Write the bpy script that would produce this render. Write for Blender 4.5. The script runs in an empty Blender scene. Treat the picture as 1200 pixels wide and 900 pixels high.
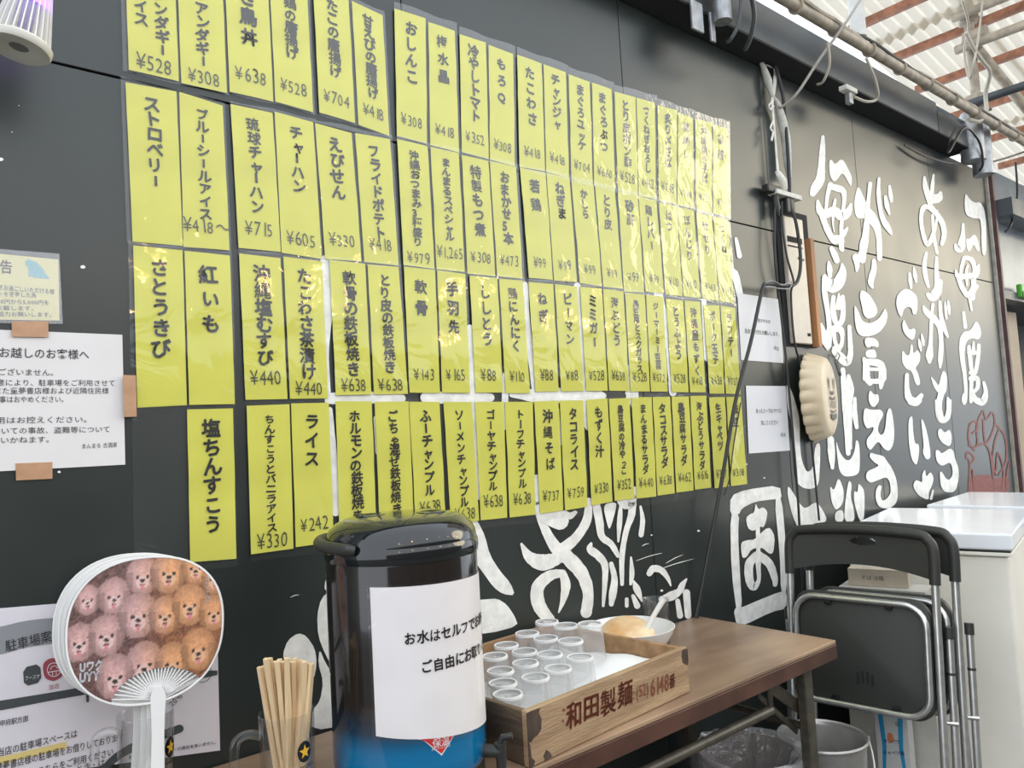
import bpy, bmesh, math, random
from math import sin, cos, pi, radians, atan, sqrt, tan
from mathutils import Vector, Matrix, noise
random.seed(7)
S = bpy.context.scene
COL = S.collection
# ---------------------------------------------------------------- camera
D0, H0, FPX = 1.54, 1.29, 900.0
def basis(b, p, r):
    F = Vector((cos(b)*cos(p), sin(b)*cos(p), sin(p))); r0 = Vector((sin(b), -cos(b), 0)); u0 = r0.cross(F)
    return r0*cos(r)-u0*sin(r), r0*sin(r)+u0*cos(r), F
RX, UP, FW = basis(radians(50.0816), radians(3.93489), radians(3.1481))
CP = Vector((0, -D0, H0))
cam = bpy.data.objects.new('camera', bpy.data.cameras.new('camera'))
cam.data.sensor_width = 36; cam.data.lens = 27; cam.data.clip_start = .02
cam.matrix_world = Matrix(((RX.x, UP.x, -FW.x, CP.x), (RX.y, UP.y, -FW.y, CP.y), (RX.z, UP.z, -FW.z, CP.z), (0, 0, 0, 1)))
COL.objects.link(cam); S.camera = cam
# ---------------------------------------------------------------- world, sun, exposure
W = bpy.data.worlds.new('sky'); S.world = W; W.use_nodes = True
nt = W.node_tree; bg = nt.nodes['Background']; bg.inputs[1].default_value = 1.4
bg.inputs[0].default_value = (0.87, 0.93, 1.0, 1)
sun = bpy.data.objects.new('sun', bpy.data.lights.new('sun', 'SUN')); COL.objects.link(sun)
sun.data.energy = .45; sun.data.angle = radians(24); sun.data.color = (1, .84, .52)
sun.rotation_euler = Vector((-3.5, 1.54, -1.12)).to_track_quat('-Z', 'Y').to_euler()
S.view_settings.view_transform = 'Standard'; S.view_settings.look = 'None'
S.view_settings.exposure = 0.60; S.view_settings.gamma = 1.0
# ---------------------------------------------------------------- geometry of the view (pixel -> place)
def ray(x, y): return RX*((x-600)/FPX) - UP*((y-450)/FPX) + FW
def on_wall(x, y, off=0.0):
    d = ray(x, y); return CP + d*((D0-off)/d.y)
def on_z(x, y, z):
    d = ray(x, y); return CP + d*((z-H0)/d.z)
# ---------------------------------------------------------------- materials
MATS = {}
def mat(name, col, rough=.5, metal=0, var=0, vscale=20, bump=0, bscale=60, coat=0, spec=.5, col2=None, rvar=0, stretch=None):
    if name in MATS: return MATS[name]
    m = bpy.data.materials.new(name); m.use_nodes = True; t = m.node_tree; p = t.nodes['Principled BSDF']
    p.inputs['Base Color'].default_value = (*col, 1); p.inputs['Roughness'].default_value = rough
    p.inputs['Metallic'].default_value = metal; p.inputs['Coat Weight'].default_value = coat
    p.inputs['Specular IOR Level'].default_value = spec
    tc = t.nodes.new('ShaderNodeTexCoord'); mp = t.nodes.new('ShaderNodeMapping')
    t.links.new(tc.outputs['Object'], mp.inputs[0])
    if stretch: mp.inputs['Scale'].default_value = stretch
    if var or col2 or rvar:
        n = t.nodes.new('ShaderNodeTexNoise'); n.inputs['Scale'].default_value = vscale; n.inputs['Detail'].default_value = 5
        t.links.new(mp.outputs[0], n.inputs[0])
        if var or col2:
            r = t.nodes.new('ShaderNodeValToRGB'); c2 = col2 or tuple(max(0, c*(1-var)) for c in col)
            c1 = col if col2 else tuple(min(1, c*(1+var)) for c in col)
            r.color_ramp.elements[0].position = .36; r.color_ramp.elements[1].position = .64
            r.color_ramp.elements[0].color = (*c2, 1); r.color_ramp.elements[1].color = (*c1, 1)
            t.links.new(n.outputs['Fac'], r.inputs[0]); t.links.new(r.outputs[0], p.inputs['Base Color'])
        if rvar:
            mr = t.nodes.new('ShaderNodeMapRange'); mr.inputs[1].default_value = .3; mr.inputs[2].default_value = .7
            mr.inputs[3].default_value = max(0, rough-rvar); mr.inputs[4].default_value = min(1, rough+rvar)
            t.links.new(n.outputs['Fac'], mr.inputs[0]); t.links.new(mr.outputs[0], p.inputs['Roughness'])
    if bump:
        n2 = t.nodes.new('ShaderNodeTexNoise'); n2.inputs['Scale'].default_value = bscale; n2.inputs['Detail'].default_value = 4
        b = t.nodes.new('ShaderNodeBump'); b.inputs['Strength'].default_value = bump; b.inputs['Distance'].default_value = .01
        t.links.new(mp.outputs[0], n2.inputs[0]); t.links.new(n2.outputs['Fac'], b.inputs['Height']); t.links.new(b.outputs[0], p.inputs['Normal'])
    MATS[name] = m; return m
def emis(name, col, s):
    m = bpy.data.materials.new(name); m.use_nodes = True; p = m.node_tree.nodes['Principled BSDF']
    p.inputs['Base Color'].default_value = (*col, 1); p.inputs['Emission Color'].default_value = (*col, 1); p.inputs['Emission Strength'].default_value = s
    return m
def film(name, tint=(1, 1, 1), gloss=.10, rough=.06, bump=.0, bscale=20, milky=0, stretch=None, edge=.45):
    """thin clear sheet: see-through with a mirror-like skin"""
    m = bpy.data.materials.new(name); m.use_nodes = True; t = m.node_tree; t.nodes.clear()
    o = t.nodes.new('ShaderNodeOutputMaterial'); tr = t.nodes.new('ShaderNodeBsdfTransparent'); tr.inputs[0].default_value = (*tint, 1)
    g = t.nodes.new('ShaderNodeBsdfGlossy'); g.inputs['Roughness'].default_value = rough
    lw = t.nodes.new('ShaderNodeLayerWeight'); lw.inputs[0].default_value = .35
    mr = t.nodes.new('ShaderNodeMapRange'); mr.inputs[3].default_value = gloss; mr.inputs[4].default_value = edge
    t.links.new(lw.outputs['Facing'], mr.inputs[0])
    mx = t.nodes.new('ShaderNodeMixShader'); t.links.new(mr.outputs[0], mx.inputs[0])
    t.links.new(tr.outputs[0], mx.inputs[1]); t.links.new(g.outputs[0], mx.inputs[2])
    last = mx
    if milky:
        d = t.nodes.new('ShaderNodeBsdfDiffuse'); d.inputs[0].default_value = (.9, .92, .94, 1)
        m2 = t.nodes.new('ShaderNodeMixShader'); m2.inputs[0].default_value = milky
        t.links.new(mx.outputs[0], m2.inputs[1]); t.links.new(d.outputs[0], m2.inputs[2]); last = m2
    if bump:
        tc = t.nodes.new('ShaderNodeTexCoord'); mp = t.nodes.new('ShaderNodeMapping')
        if stretch: mp.inputs['Scale'].default_value = stretch
        n = t.nodes.new('ShaderNodeTexNoise'); n.inputs['Scale'].default_value = bscale; n.inputs['Detail'].default_value = 3; n.inputs['Distortion'].default_value = 1.2
        b = t.nodes.new('ShaderNodeBump'); b.inputs['Strength'].default_value = bump; b.inputs['Distance'].default_value = .012
        t.links.new(tc.outputs['Object'], mp.inputs[0]); t.links.new(mp.outputs[0], n.inputs[0])
        t.links.new(n.outputs['Fac'], b.inputs['Height']); t.links.new(b.outputs[0], g.inputs['Normal'])
    t.links.new(last.outputs[0], o.inputs[0]); return m
def vcol_mat(name, attr='col', rough=.5):
    m = bpy.data.materials.new(name); m.use_nodes = True; t = m.node_tree; p = t.nodes['Principled BSDF']
    a = t.nodes.new('ShaderNodeAttribute'); a.attribute_name = attr; t.links.new(a.outputs['Color'], p.inputs['Base Color'])
    p.inputs['Roughness'].default_value = rough; return m

M_WALL = mat('black_wall_paint', (.024, .031, .029), .33, var=.14, vscale=3, bump=.012, bscale=7, rvar=.03, spec=.62)
M_WALLD = mat('dark_gap', (.01, .01, .011), .8)
M_WHITEPAINT = mat('white_brush_paint', (.84, .84, .80), .45, var=.10, vscale=30, bump=.15, bscale=90)
M_REDPAINT = mat('red_spray_paint', (.22, .045, .035), .5, var=.35, vscale=60)
M_YEL = mat('yellow_paper', (.66, .645, .095), .7, var=.05, vscale=9)
M_INK = mat('black_ink', (.012, .012, .010), .45)
M_PEN = mat('pen_ink', (.05, .05, .02), .5)
M_PAPER = mat('white_paper', (.74, .72, .72), .6, var=.02, vscale=8)
M_TAPE = mat('brown_tape', (.50, .29, .17), .35, var=.12, vscale=30)
M_SLEEVE = film('plastic_sleeve', gloss=.035, rough=.05, bump=.5, bscale=8, milky=.02, edge=.30)
M_SLEEVE2 = film('flat_plastic_sleeve', gloss=.04, rough=.07, bump=.3, bscale=7, milky=.012, edge=.22)
M_BLACKPL = mat('black_plastic', (.030, .031, .027), .48, bump=.05, bscale=300)
M_BLACKGL = mat('glossy_black_plastic', (.010, .012, .013), .08, coat=.4)
M_STEEL = mat('silver_tube', (.62, .62, .60), .28, metal=.85, var=.08, vscale=40)
M_WOODTOP = mat('brown_table_laminate', (.40, .27, .17), .36, col2=(.20, .125, .08), vscale=2.2, stretch=(1, 3, 1))
M_WOODEDGE = mat('dark_wood_edge', (.085, .038, .026), .32, var=.25, vscale=12)
M_OLIVE = mat('olive_steel', (.055, .048, .034), .42, var=.25, vscale=50)
M_CRATE = mat('aged_crate_wood', (.44, .30, .175), .62, col2=(.29, .185, .10), vscale=7, stretch=(.6, 1, 5), bump=.25, bscale=50)
M_CRATEDARK = mat('dark_stained_wood', (.06, .04, .028), .6, var=.4, vscale=30)
M_STAMP = mat('brown_stamp_ink', (.20, .05, .025), .6)
M_CREAM = mat('cream_plastic', (.68, .56, .38), .4, var=.05, vscale=8)
M_GLASSM = film('mug_glass', tint=(.985, .99, .99), gloss=.025, rough=.02, edge=.5)
M_CUP = film('clear_cup_plastic', tint=(.97, .97, .97), gloss=.05, rough=.08, edge=.5, milky=.17)
M_LINER = film('bin_liner', gloss=.16, rough=.12, bump=1.0, bscale=28, milky=.20, edge=.6)
M_FREEZER = mat('white_freezer_enamel', (.90, .93, .97), .16, var=.03, vscale=4)
M_FREEZERB = mat('ivory_freezer_side', (.88, .85, .76), .4, var=.04, vscale=4)
M_GALV = mat('galvanised_steel', (.36, .37, .38), .38, metal=.6, var=.2, vscale=30)
M_RUST = mat('rusty_brown_paint', (.30, .13, .075), .55, var=.3, vscale=20)
M_TAN = mat('tan_weathered_pipe', (.36, .31, .24), .5, var=.25, vscale=18)
M_FASCIA = mat('dark_grey_metal', (.065, .075, .082), .42, var=.25, vscale=6, rvar=.1)
M_CABLE = mat('black_cable', (.022, .022, .022), .45)
M_WCLOTH = mat('white_cloth', (.68, .67, .60), .7, var=.12, vscale=40)
M_CONC = mat('concrete_ground', (.13, .125, .115), .8, var=.2, vscale=5, bump=.2, bscale=40)
M_CHOP = mat('pale_chopstick_wood', (.80, .60, .36), .55, var=.12, vscale=25, stretch=(1, 1, .1))
M_WHITEPL = mat('white_plastic', (.80, .79, .75), .35)

# ---------------------------------------------------------------- object helpers
def put(name, me, parent=None):
    o = bpy.data.objects.new(name, me); COL.objects.link(o)
    if parent: o.parent = parent
    return o
def tag(o, label=None, cat=None, group=None, kind=None):
    if label: o['label'] = label
    if cat: o['category'] = cat
    if group: o['group'] = group
    if kind: o['kind'] = kind
    return o
def empty(name, loc=(0, 0, 0), label=None, cat=None, group=None, kind=None, rot=(0, 0, 0)):
    o = bpy.data.objects.new(name, None); o.empty_display_size = .05; COL.objects.link(o); o.location = loc; o.rotation_euler = rot
    return tag(o, label, cat, group, kind)
class MB:
    """collects verts and faces of one mesh"""
    def __init__(s): s.v = []; s.f = []; s.fm = []
    def add(s, v, f, mi=0):
        b = len(s.v); s.v += [tuple(x) for x in v]; s.f += [tuple(i+b for i in q) for q in f]; s.fm += [mi]*len(f); return s
    def box(s, a, b, M=None, mi=0):
        x0, y0, z0 = a; x1, y1, z1 = b
        v = [Vector(p) for p in ((x0, y0, z0), (x1, y0, z0), (x1, y1, z0), (x0, y1, z0), (x0, y0, z1), (x1, y0, z1), (x1, y1, z1), (x0, y1, z1))]
        if M is not None: v = [M @ p for p in v]
        return s.add(v, [(0, 3, 2, 1), (4, 5, 6, 7), (0, 1, 5, 4), (1, 2, 6, 5), (2, 3, 7, 6), (3, 0, 4, 7)], mi)
    def tube(s, pts, r, n=10, cap=True, mi=0, flat=1.0):
        P = [Vector(p) for p in pts]; rr = r if isinstance(r, (list, tuple)) else [r]*len(P)
        rings = []; prev = None
        for i, p in enumerate(P):
            t = (P[min(i+1, len(P)-1)]-P[max(i-1, 0)]).normalized()
            if prev is None:
                a = Vector((0, 0, 1)) if abs(t.z) < .9 else Vector((0, 1, 0)); nn = t.cross(a).normalized()
            else:
                nn = (prev - t*prev.dot(t)).normalized()
            prev = nn; bb = t.cross(nn)
            rings.append([p + (nn*cos(2*pi*k/n)*flat + bb*sin(2*pi*k/n))*rr[i] for k in range(n)])
        v = [q for R in rings for q in R]; f = []
        for i in range(len(P)-1):
            for k in range(n):
                a = i*n+k; b = i*n+(k+1) % n; f.append((a, b, b+n, a+n))
        if cap: f += [tuple(range(n-1, -1, -1)), tuple((len(P)-1)*n+k for k in range(n))]
        return s.add(v, f, mi)
    def lathe(s, prof, n=32, M=None, mi=0, close=False):
        v = []; f = []; L = len(prof)
        for (r, z) in prof:
            for k in range(n):
                p = Vector((r*cos(2*pi*k/n), r*sin(2*pi*k/n), z)); v.append(M @ p if M is not None else p)
        for i in range(L-1):
            for k in range(n):
                a = i*n+k; b = i*n+(k+1) % n; f.append((a, b, b+n, a+n))
        if close: f += [tuple(range(n-1, -1, -1)), tuple((L-1)*n+k for k in range(n))]
        return s.add(v, f, mi)
    def poly(s, pts, mi=0):
        return s.add(pts, [tuple(range(len(pts)))], mi)
    def build(s, name, m, parent=None, smooth=False, bevel=0, seg=2, fixn=True):
        me = bpy.data.meshes.new(name); me.from_pydata(s.v, [], s.f)
        for x in (m if isinstance(m, list) else [m]): me.materials.append(x)
        if any(s.fm): me.polygons.foreach_set('material_index', s.fm)
        if fixn or bevel:
            b = bmesh.new(); b.from_mesh(me)
            if fixn: bmesh.ops.recalc_face_normals(b, faces=b.faces)
            if bevel:
                ed = [e for e in b.edges if len(e.link_faces) == 2 and e.calc_face_angle(0) > .6]
                bmesh.ops.bevel(b, geom=ed, offset=bevel, segments=seg, affect='EDGES', profile=.5)
            b.to_mesh(me); b.free()
        if smooth:
            me.shade_smooth()
            try: me.set_sharp_from_angle(angle=radians(40))
            except Exception: pass
        me.update(); return put(name, me, parent)
def arc_pts(c, r, a0, a1, n, ax=Vector((1, 0, 0)), ay=Vector((0, 0, 1))):
    return [Vector(c)+ax*r*cos(a0+(a1-a0)*i/n)+ay*r*sin(a0+(a1-a0)*i/n) for i in range(n+1)]
def catmull(P, n=6):
    if len(P) < 3: return [tuple(p) for p in P]
    Q = [P[0]]+list(P)+[P[-1]]; out = []
    for i in range(1, len(Q)-2):
        for k in range(n):
            t = k/n; out.append(tuple(.5*((2*b)+(-a+c)*t+(2*a-5*b+4*c-d)*t*t+(-a+3*b-3*c+d)*t**3) for a, b, c, d in zip(Q[i-1], Q[i], Q[i+1], Q[i+2])))
    out.append(tuple(P[-1])); return out
# ---------------------------------------------------------------- lettering
_cu = bpy.data.curves.new('glyph', 'FONT'); _ob = bpy.data.objects.new('glyph', _cu); _cu.resolution_u = 2
_G = {}
def glyph(ch, w=0.0):
    if w > .008 and len(ch) and ord(ch) > 0x2000: w = .006
    k = (ch, w)
    if k not in _G:
        _cu.body = ch; _cu.offset = w; me = _ob.to_mesh()
        v = [(p.co.x, p.co.y) for p in me.vertices]; f = [tuple(q.vertices) for q in me.polygons]; _ob.to_mesh_clear()
        xs = [p[0] for p in v] or [0]
        _G[k] = (v, f, min(xs), max(xs))
    return _G[k]
def heavy(ch, w):
    """brush weight: a few shifted copies of the thin glyph"""
    if w < .01: return glyph(ch, w)
    k = (ch, w, 'h')
    if k not in _G:
        V, F, a, b = glyph(ch, .006); VV = []; FF = []; q = w*(1.0 if len(V) < 70 else .55 if len(V) < 100 else .35)
        for dx, dy in ((-q, 0), (q, 0), (0, -q*1.2), (0, q*1.2), (0, 0)):
            n0 = len(VV); VV += [(x+dx, y+dy) for x, y in V]; FF += [tuple(i+n0 for i in f) for f in F]
        _G[k] = (VV, FF, a, b)
    return _G[k]
SMALL = 'ャュョッァィゥェォゃゅょっ'
def vtext(txt, cx, top, size, pitch, w=.02, wob=1.0, cw=1.0):
    """vertical writing; (u right, v down) in metres"""
    out = []; y = top
    for ch in txt:
        if ch == ' ': y += pitch*.5; continue
        V, F, a, b = heavy(ch, w); sc = size*random.uniform(1-.07*wob, 1+.07*wob); rot = random.uniform(-.09, .09)*wob
        dx = random.uniform(-.05, .05)*size*wob; pp = pitch*random.uniform(1-.05*wob, 1+.05*wob)
        cy = y+pp/2
        if ch in SMALL: sc *= .92; dx += size*.10; pp *= .82
        if ch == 'ー' or ch == '〜': rot = -pi/2; 
        pts = []
        for (px, py) in V:
            X = (px-.5)*sc*cw; Y = (py-.38)*sc; X2 = X*cos(rot)-Y*sin(rot); Y2 = X*sin(rot)+Y*cos(rot)
            if ch == 'ー': X2, Y2 = X2, Y2*.8
            pts.append((cx+dx+X2+.06*Y2*0, cy-Y2))
        out.append((pts, F)); y += pp
    return out
def htext(txt, x, base, size, w=.0, cw=1.0, wob=0.0, center=False, gap=0.0):
    """horizontal writing; (u right, v down), x = left edge (or centre)"""
    L = 0; gl = []
    for ch in txt:
        if ch == ' ': gl.append(None); L += size*.35; continue
        V, F, a, b = heavy(ch, w)
        adv = (1.0 if ord(ch) > 0x2000 else (b+.08))*size*cw + gap
        gl.append((V, F, adv)); L += adv
    if center: x -= L/2
    out = []
    for g in gl:
        if g is None: x += size*.35; continue
        V, F, adv = g; r = random.uniform(-.06, .06)*wob; s = size*random.uniform(1-.08*wob, 1+.08*wob)
        out.append(([(x+px*s*cw-py*s*r, base-py*s-px*s*r*.5) for px, py in V], F)); x += adv
    return out
def write(glyphs, fn, name, m, parent=None):
    mb = MB()
    for pts, F in glyphs: mb.add([fn(u, v) for u, v in pts], F)
    return mb.build(name, m, parent, fixn=False)
def wall_frame(p00, p10, off):
    """frame on the wall: u metres right, v metres down from the top-left pixel corner p00, tilted so that p10 is the top right"""
    A = on_wall(*p00); B = on_wall(*p10); d = (B-A); d.y = 0; d.normalize(); n = Vector((d.z, 0, -d.x))
    return (lambda u, v, o=off: A + d*u + n*v + Vector((0, -o, 0))), (B-A).length
def bil(c, off):
    P = [on_wall(*q) for q in c]
    def fn(s, t, o=off):
        a = P[0].lerp(P[1], s); b = P[3].lerp(P[2], s); r = a.lerp(b, t); r.y = -o; return r
    return fn, (P[1]-P[0]).length, (P[3]-P[0]).length

# ================================================================= SETTING
XL, XR, ZS, ZT = -1.6, 4.90, 2.010, 2.65
wall = tag(MB().box((XL, .014, 0), (XR, .06, ZT)).build('wall_back', M_WALLD), kind='structure')
cols = [XL, -.70, .10, 1.0, 1.808, 2.607, 3.33, 4.12, XR]
for i in range(len(cols)-1):
    for z0, z1 in ((0, ZS-.002), (ZS+.002, ZT)):
        MB().box((cols[i]+.0015, 0, z0), (cols[i+1]-.0015, .0135, z1)).build('wall_panel', M_WALL, wall, bevel=.0012, seg=1)
ground = tag(MB().box((-6, -5, -.1), (14, 1.5, 0)).build('floor', M_CONC), kind='structure')
# far building beyond the painted wall
blue = mat('blue_grey_metal_sheet', (.13, .17, .21), .3, var=.15, vscale=8)
wf = tag(MB().box((4.99, .03, 1.98), (9, .08, 2.72)).build('wall_far', blue), kind='structure')
tag(MB().box((4.99, .45, 0), (9, .5, 2.0)).build('wall_recess', mat('dark_recess', (.03, .03, .03), .7)), kind='structure')
tag(MB().box((4.99, -.01, 1.93), (9, .45, 1.98)).build('trim_1', M_FASCIA), kind='structure')
tag(MB().box((4.905, -.012, 0), (4.925, .06, 2.66)).build('trim_2', mat('pale_corner_metal', (.45, .43, .38), .45, var=.2)), kind='structure')
tag(MB().box((4.93, -.03, 0), (4.955, .06, 2.66)).build('trim_3', mat('maroon_corner_angle', (.10, .05, .045), .5, var=.2)), kind='structure')
tag(MB().box((4.99, -.10, 2.40), (9, .03, 2.50)).build('trim_5', M_FASCIA), kind='structure')
# opposite side of the alley, outside the picture (it only shows in reflections)
tag(MB().box((-5, -4.6, 0), (10, -4.5, 2.1)).build('wall_front', mat('dim_brown_building', (.14, .12, .10), .7, var=.3, vscale=3)), kind='structure')

# eave above the wall
ev = empty('trim_4', (1.5, -.1, 2.66), kind='structure')
MB().box((XL, -.10, 2.668), (4.02, -.094, 2.815)).build('fascia_board', M_FASCIA, None, bevel=.001, seg=1).parent = ev
MB().box((4.03, -.10, 2.668), (4.45, -.094, 2.775)).build('fascia_board', M_FASCIA, ev)
MB().box((XL, -.10, 2.660), (4.45, .06, 2.668)).build('soffit', M_WALLD, ev)
MB().box((XL, -.094, 2.80), (4.45, .25, 2.808)).build('cover_sheet', M_FASCIA, ev)
MB().box((XL, -.02, 2.60), (4.88, -.001, 2.606)).build('ledge', M_WALLD, ev) if False else None
for o in ev.children: o.matrix_parent_inverse = Matrix.Translation((-1.5, .1, -2.66))

# ---------------------------------------------------------------- painted lettering on the wall
class Paint:
    def __init__(s, name, m, off=.0012): s.name = name; s.m = m; s.off = off; s.mb = MB(); s.k = 0
    def _o(s): s.k += 1; return s.off+.00012*(s.k % 12)
    def poly(s, o, sc, pts, sm=2):
        P = [(o[0]+x/sc, o[1]+y/sc) for x, y in pts]
        for _ in range(sm):
            Q = []
            for i in range(len(P)):
                a, b = P[i], P[(i+1) % len(P)]
                Q += [(a[0]*.78+b[0]*.22, a[1]*.78+b[1]*.22), (a[0]*.22+b[0]*.78, a[1]*.22+b[1]*.78)]
            P = Q
        h = s._o(); s.mb.poly([on_wall(x, y, 0)+Vector((0, -h, 0)) for x, y in P])
    def stroke(s, o, sc, pts, n=6):
        P = [(o[0]+x/sc, o[1]+y/sc, w/sc) for x, y, w in pts]
        C = catmull(P, n); h = s._o(); V = []; F = []
        for i, (x, y, w) in enumerate(C):
            a, b = C[max(i-1, 0)], C[min(i+1, len(C)-1)]; dx, dy = b[0]-a[0], b[1]-a[1]; L = sqrt(dx*dx+dy*dy) or 1
            j = 1+random.uniform(-.05, .05); nx, ny = -dy/L*w/2*j, dx/L*w/2*j
            V += [(x+nx, y+ny), (x-nx, y-ny)]
            if i: q = 2*i; F.append((q-2, q-1, q+1, q))
        for e, sg in ((0, -1), (len(C)-1, 1)):
            x, y, w = C[e]; a, b = C[max(e-1, 0)], C[min(e+1, len(C)-1)]; an = math.atan2(b[1]-a[1], b[0]-a[0])+(pi if sg < 0 else 0)
            bi = len(V); m_ = 6
            V += [(x+cos(an-pi/2+pi*k/m_)*w/2, y+sin(an-pi/2+pi*k/m_)*w/2) for k in range(m_+1)]
            F.append(tuple(range(bi, bi+m_+1)))
        s.mb.add([on_wall(x, y, 0)+Vector((0, -h, 0)) for x, y in V], F)
    def build(s, parent=wall, label=None):
        o = s.mb.build(s.name, s.m, parent, fixn=False)
        if label: o['label'] = label
        return o
P = Paint('painted_lettering', M_WHITEPAINT)
o, sc = (940, 140), 5.625
P.stroke(o, sc, [(135,115,22),(132,200,38),(124,330,50),(115,400,60),(85,450,62),(68,490,40)])
P.poly(o, sc, [(175,270),(195,265),(212,300),(260,255),(300,320),(328,385),(322,450),(300,410),(262,345),(225,405),(200,410),(178,360)])
for s_ in ([(185,430,36),(165,500,26),(155,600,22)], [(180,440,34),(230,455,45),(265,470,40),(275,520,28),(265,620,24),(255,720,26),(262,860,26)],
  [(100,540,20),(115,600,50),(150,625,55),(210,605,60),(260,640,60),(300,610,50),(318,560,18)], [(215,530,18),(205,590,24),(200,680,14),(208,740,8)],
  [(130,640,40),(165,730,40),(205,800,40),(240,790,40),(280,740,30),(295,715,14)], [(190,850,30),(210,890,40),(225,930,40)],
  [(445,425,28),(435,520,24),(425,650,34),(415,760,44),(400,840,52),(395,930,40)], [(503,390,18),(500,480,28),(510,580,28),(530,660,34),(560,710,40),(585,755,18)],
  [(545,510,20),(555,570,30),(572,625,14)], [(575,440,16),(582,500,28),(588,540,18)]): P.stroke(o, sc, s_)
P.poly(o, sc, [(365,430),(395,490),(430,570),(480,620),(515,690),(525,800),(525,910),(490,910),(487,780),(470,720),(430,670),(405,650),(365,655),(345,620),(340,540)])
o = (940, 280)
for s_ in ([(200,80,34),(215,110,40),(230,145,22)], [(205,0,50),(245,10,60),(255,30,40),(252,70,20)], [(390,100,50),(410,50,40),(420,0,34)], [(505,0,36),(508,130,34)],
  [(350,120,46),(360,170,36),(357,210,16)], [(470,145,26),(470,200,38),(450,280,40),(460,320,18)], [(172,155,18),(178,200,38),(180,250,24)],
  [(260,170,20),(262,220,55),(235,290,80),(190,310,90),(150,270,50)], [(145,250,34),(145,350,36),(165,480,34),(175,580,34),(172,680,40),(165,725,20)],
  [(122,560,16),(140,640,60),(165,700,50)], [(205,385,30),(200,450,34),(215,540,36),(245,575,28)], [(265,380,26),(270,450,30),(262,530,36),(240,575,30)],
  [(240,365,14),(238,440,44)], [(205,450,28),(235,455,28),(265,450,28)], [(210,590,44),(250,600,44),(262,650,26),(250,710,30),(210,720,30)],
  [(205,600,26),(215,680,26),(240,730,30)], [(308,580,28),(312,660,32),(315,760,36),(290,815,50),(250,780,60),(210,740,40)],
  [(405,790,24),(415,840,36),(412,920,36)], [(415,810,40),(500,820,50),(530,860,40),(535,920,34)]): P.stroke(o, sc, s_)
P.poly(o, sc, [(385,335),(430,355),(470,410),(497,470),(480,510),(430,530),(400,500),(390,440),(375,380)])
P.poly(o, sc, [(340,430),(370,480),(390,540),(440,560),(500,530),(530,480),(545,455),(562,500),(550,560),(510,615),(440,645),(375,640),(350,590),(342,520)])
P.poly(o, sc, [(410,652),(470,650),(502,680),(500,718),(460,705),(425,720),(408,690)])
P.poly(o, sc, [(416,735),(480,725),(492,785),(450,785),(418,778)])
o, sc = (920, 430), 4.74
for s_ in ([(450,-10,34),(455,60,34),(470,90,30)], [(535,-10,36),(535,60,36),(530,115,20)], [(455,78,28),(500,80,28),(540,75,28)], [(455,12,20),(530,14,20)],
  [(318,15,26),(325,100,34),(332,220,34),(340,340,30),(348,480,26)], [(350,50,20),(355,120,50),(350,200,44),(350,340,40),(358,450,24)],
  [(385,175,18),(385,260,28),(395,335,22)], [(250,400,36),(255,480,40),(260,560,20)]): P.stroke(o, sc, s_)
P.poly(o, sc, [(468,125),(490,155),(515,150),(520,190),(495,225),(470,215),(458,170)])
P.poly(o, sc, [(435,225),(480,240),(530,235),(545,265),(520,310),(512,350),(525,380),(545,370),(555,330),(560,260),(575,225),(590,240),(605,350),(600,430),(575,470),(545,455),(515,410),(490,440),(470,465),(450,440),(450,400),(485,360),(490,330),(450,345),(430,300)])
P.poly(o, sc, [(470,475),(500,485),(545,495),(560,520),(590,560),(615,620),(625,700),(615,760),(570,790),(520,780),(500,740),(500,690),(515,655),(535,660),(525,710),(535,745),(560,735),(585,700),(580,640),(560,610),(510,630),(470,645),(445,620),(450,580),(500,560),(520,545),(490,530),(465,500)])
P.poly(o, sc, [(280,400),(300,470),(330,515),(360,520),(385,470),(392,400),(410,420),(415,520),(410,600),(330,612),(300,580),(288,500)])
P.poly(o, sc, [(5,85),(35,130),(65,230),(80,300),(80,420),(90,520),(120,590),(155,560),(165,430),(195,420),(192,550),(185,660),(140,680),(90,670),(55,630),(45,480),(30,300),(8,200)])
P.poly(o, sc, [(12,655),(45,700),(80,760),(110,790),(170,745),(205,790),(240,865),(75,905),(40,830),(12,720)])
P.poly(o, sc, [(245,655),(270,690),(290,620),(305,630),(325,690),(320,760),(280,800),(255,750)])
P.poly(o, sc, [(350,625),(370,650),(360,720),(380,790),(385,860),(325,860),(330,760)])
P.poly(o, sc, [(380,685),(400,700),(405,645),(420,660),(440,690),(437,860),(410,855),(380,750)])
P.poly(o, sc, [(275,805),(320,790),(325,860),(275,860)])
o, sc = (1050, 190), 5.625
for s_ in ([(185,100,18),(190,160,34),(215,240,40),(225,290,24)], [(245,85,14),(238,150,26),(232,220,26)], [(230,250,50),(275,235,60),(290,205,24)],
  [(225,300,30),(180,300,34),(162,370,26),(175,470,28),(205,545,30),(240,480,28),(262,400,18),(270,320,10)], [(225,300,40),(270,350,34),(300,400,36),(315,470,34),(300,540,28)],
  [(240,350,20),(250,500,24),(270,600,20)], [(198,600,20),(185,680,30),(195,760,30),(212,820,20)], [(265,630,20),(265,720,30),(268,820,40),(240,880,50),(205,870,20)],
  [(88,735,18),(92,780,26),(98,830,16)], [(115,695,12),(122,740,28),(130,790,16)], [(440,410,18),(438,480,30),(425,560,60),(400,570,40),(390,545,18)],
  [(448,630,26),(430,690,24),(425,740,20)], [(455,630,26),(495,645,34),(515,700,28),(510,780,28),(505,900,26)], [(390,715,14),(410,755,36),(470,750,36),(520,745,46),(542,680,18)],
  [(410,770,30),(440,840,34),(480,880,34),(530,820,26)], [(470,680,14),(460,730,20),(465,810,14)]): P.stroke(o, sc, s_)
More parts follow.
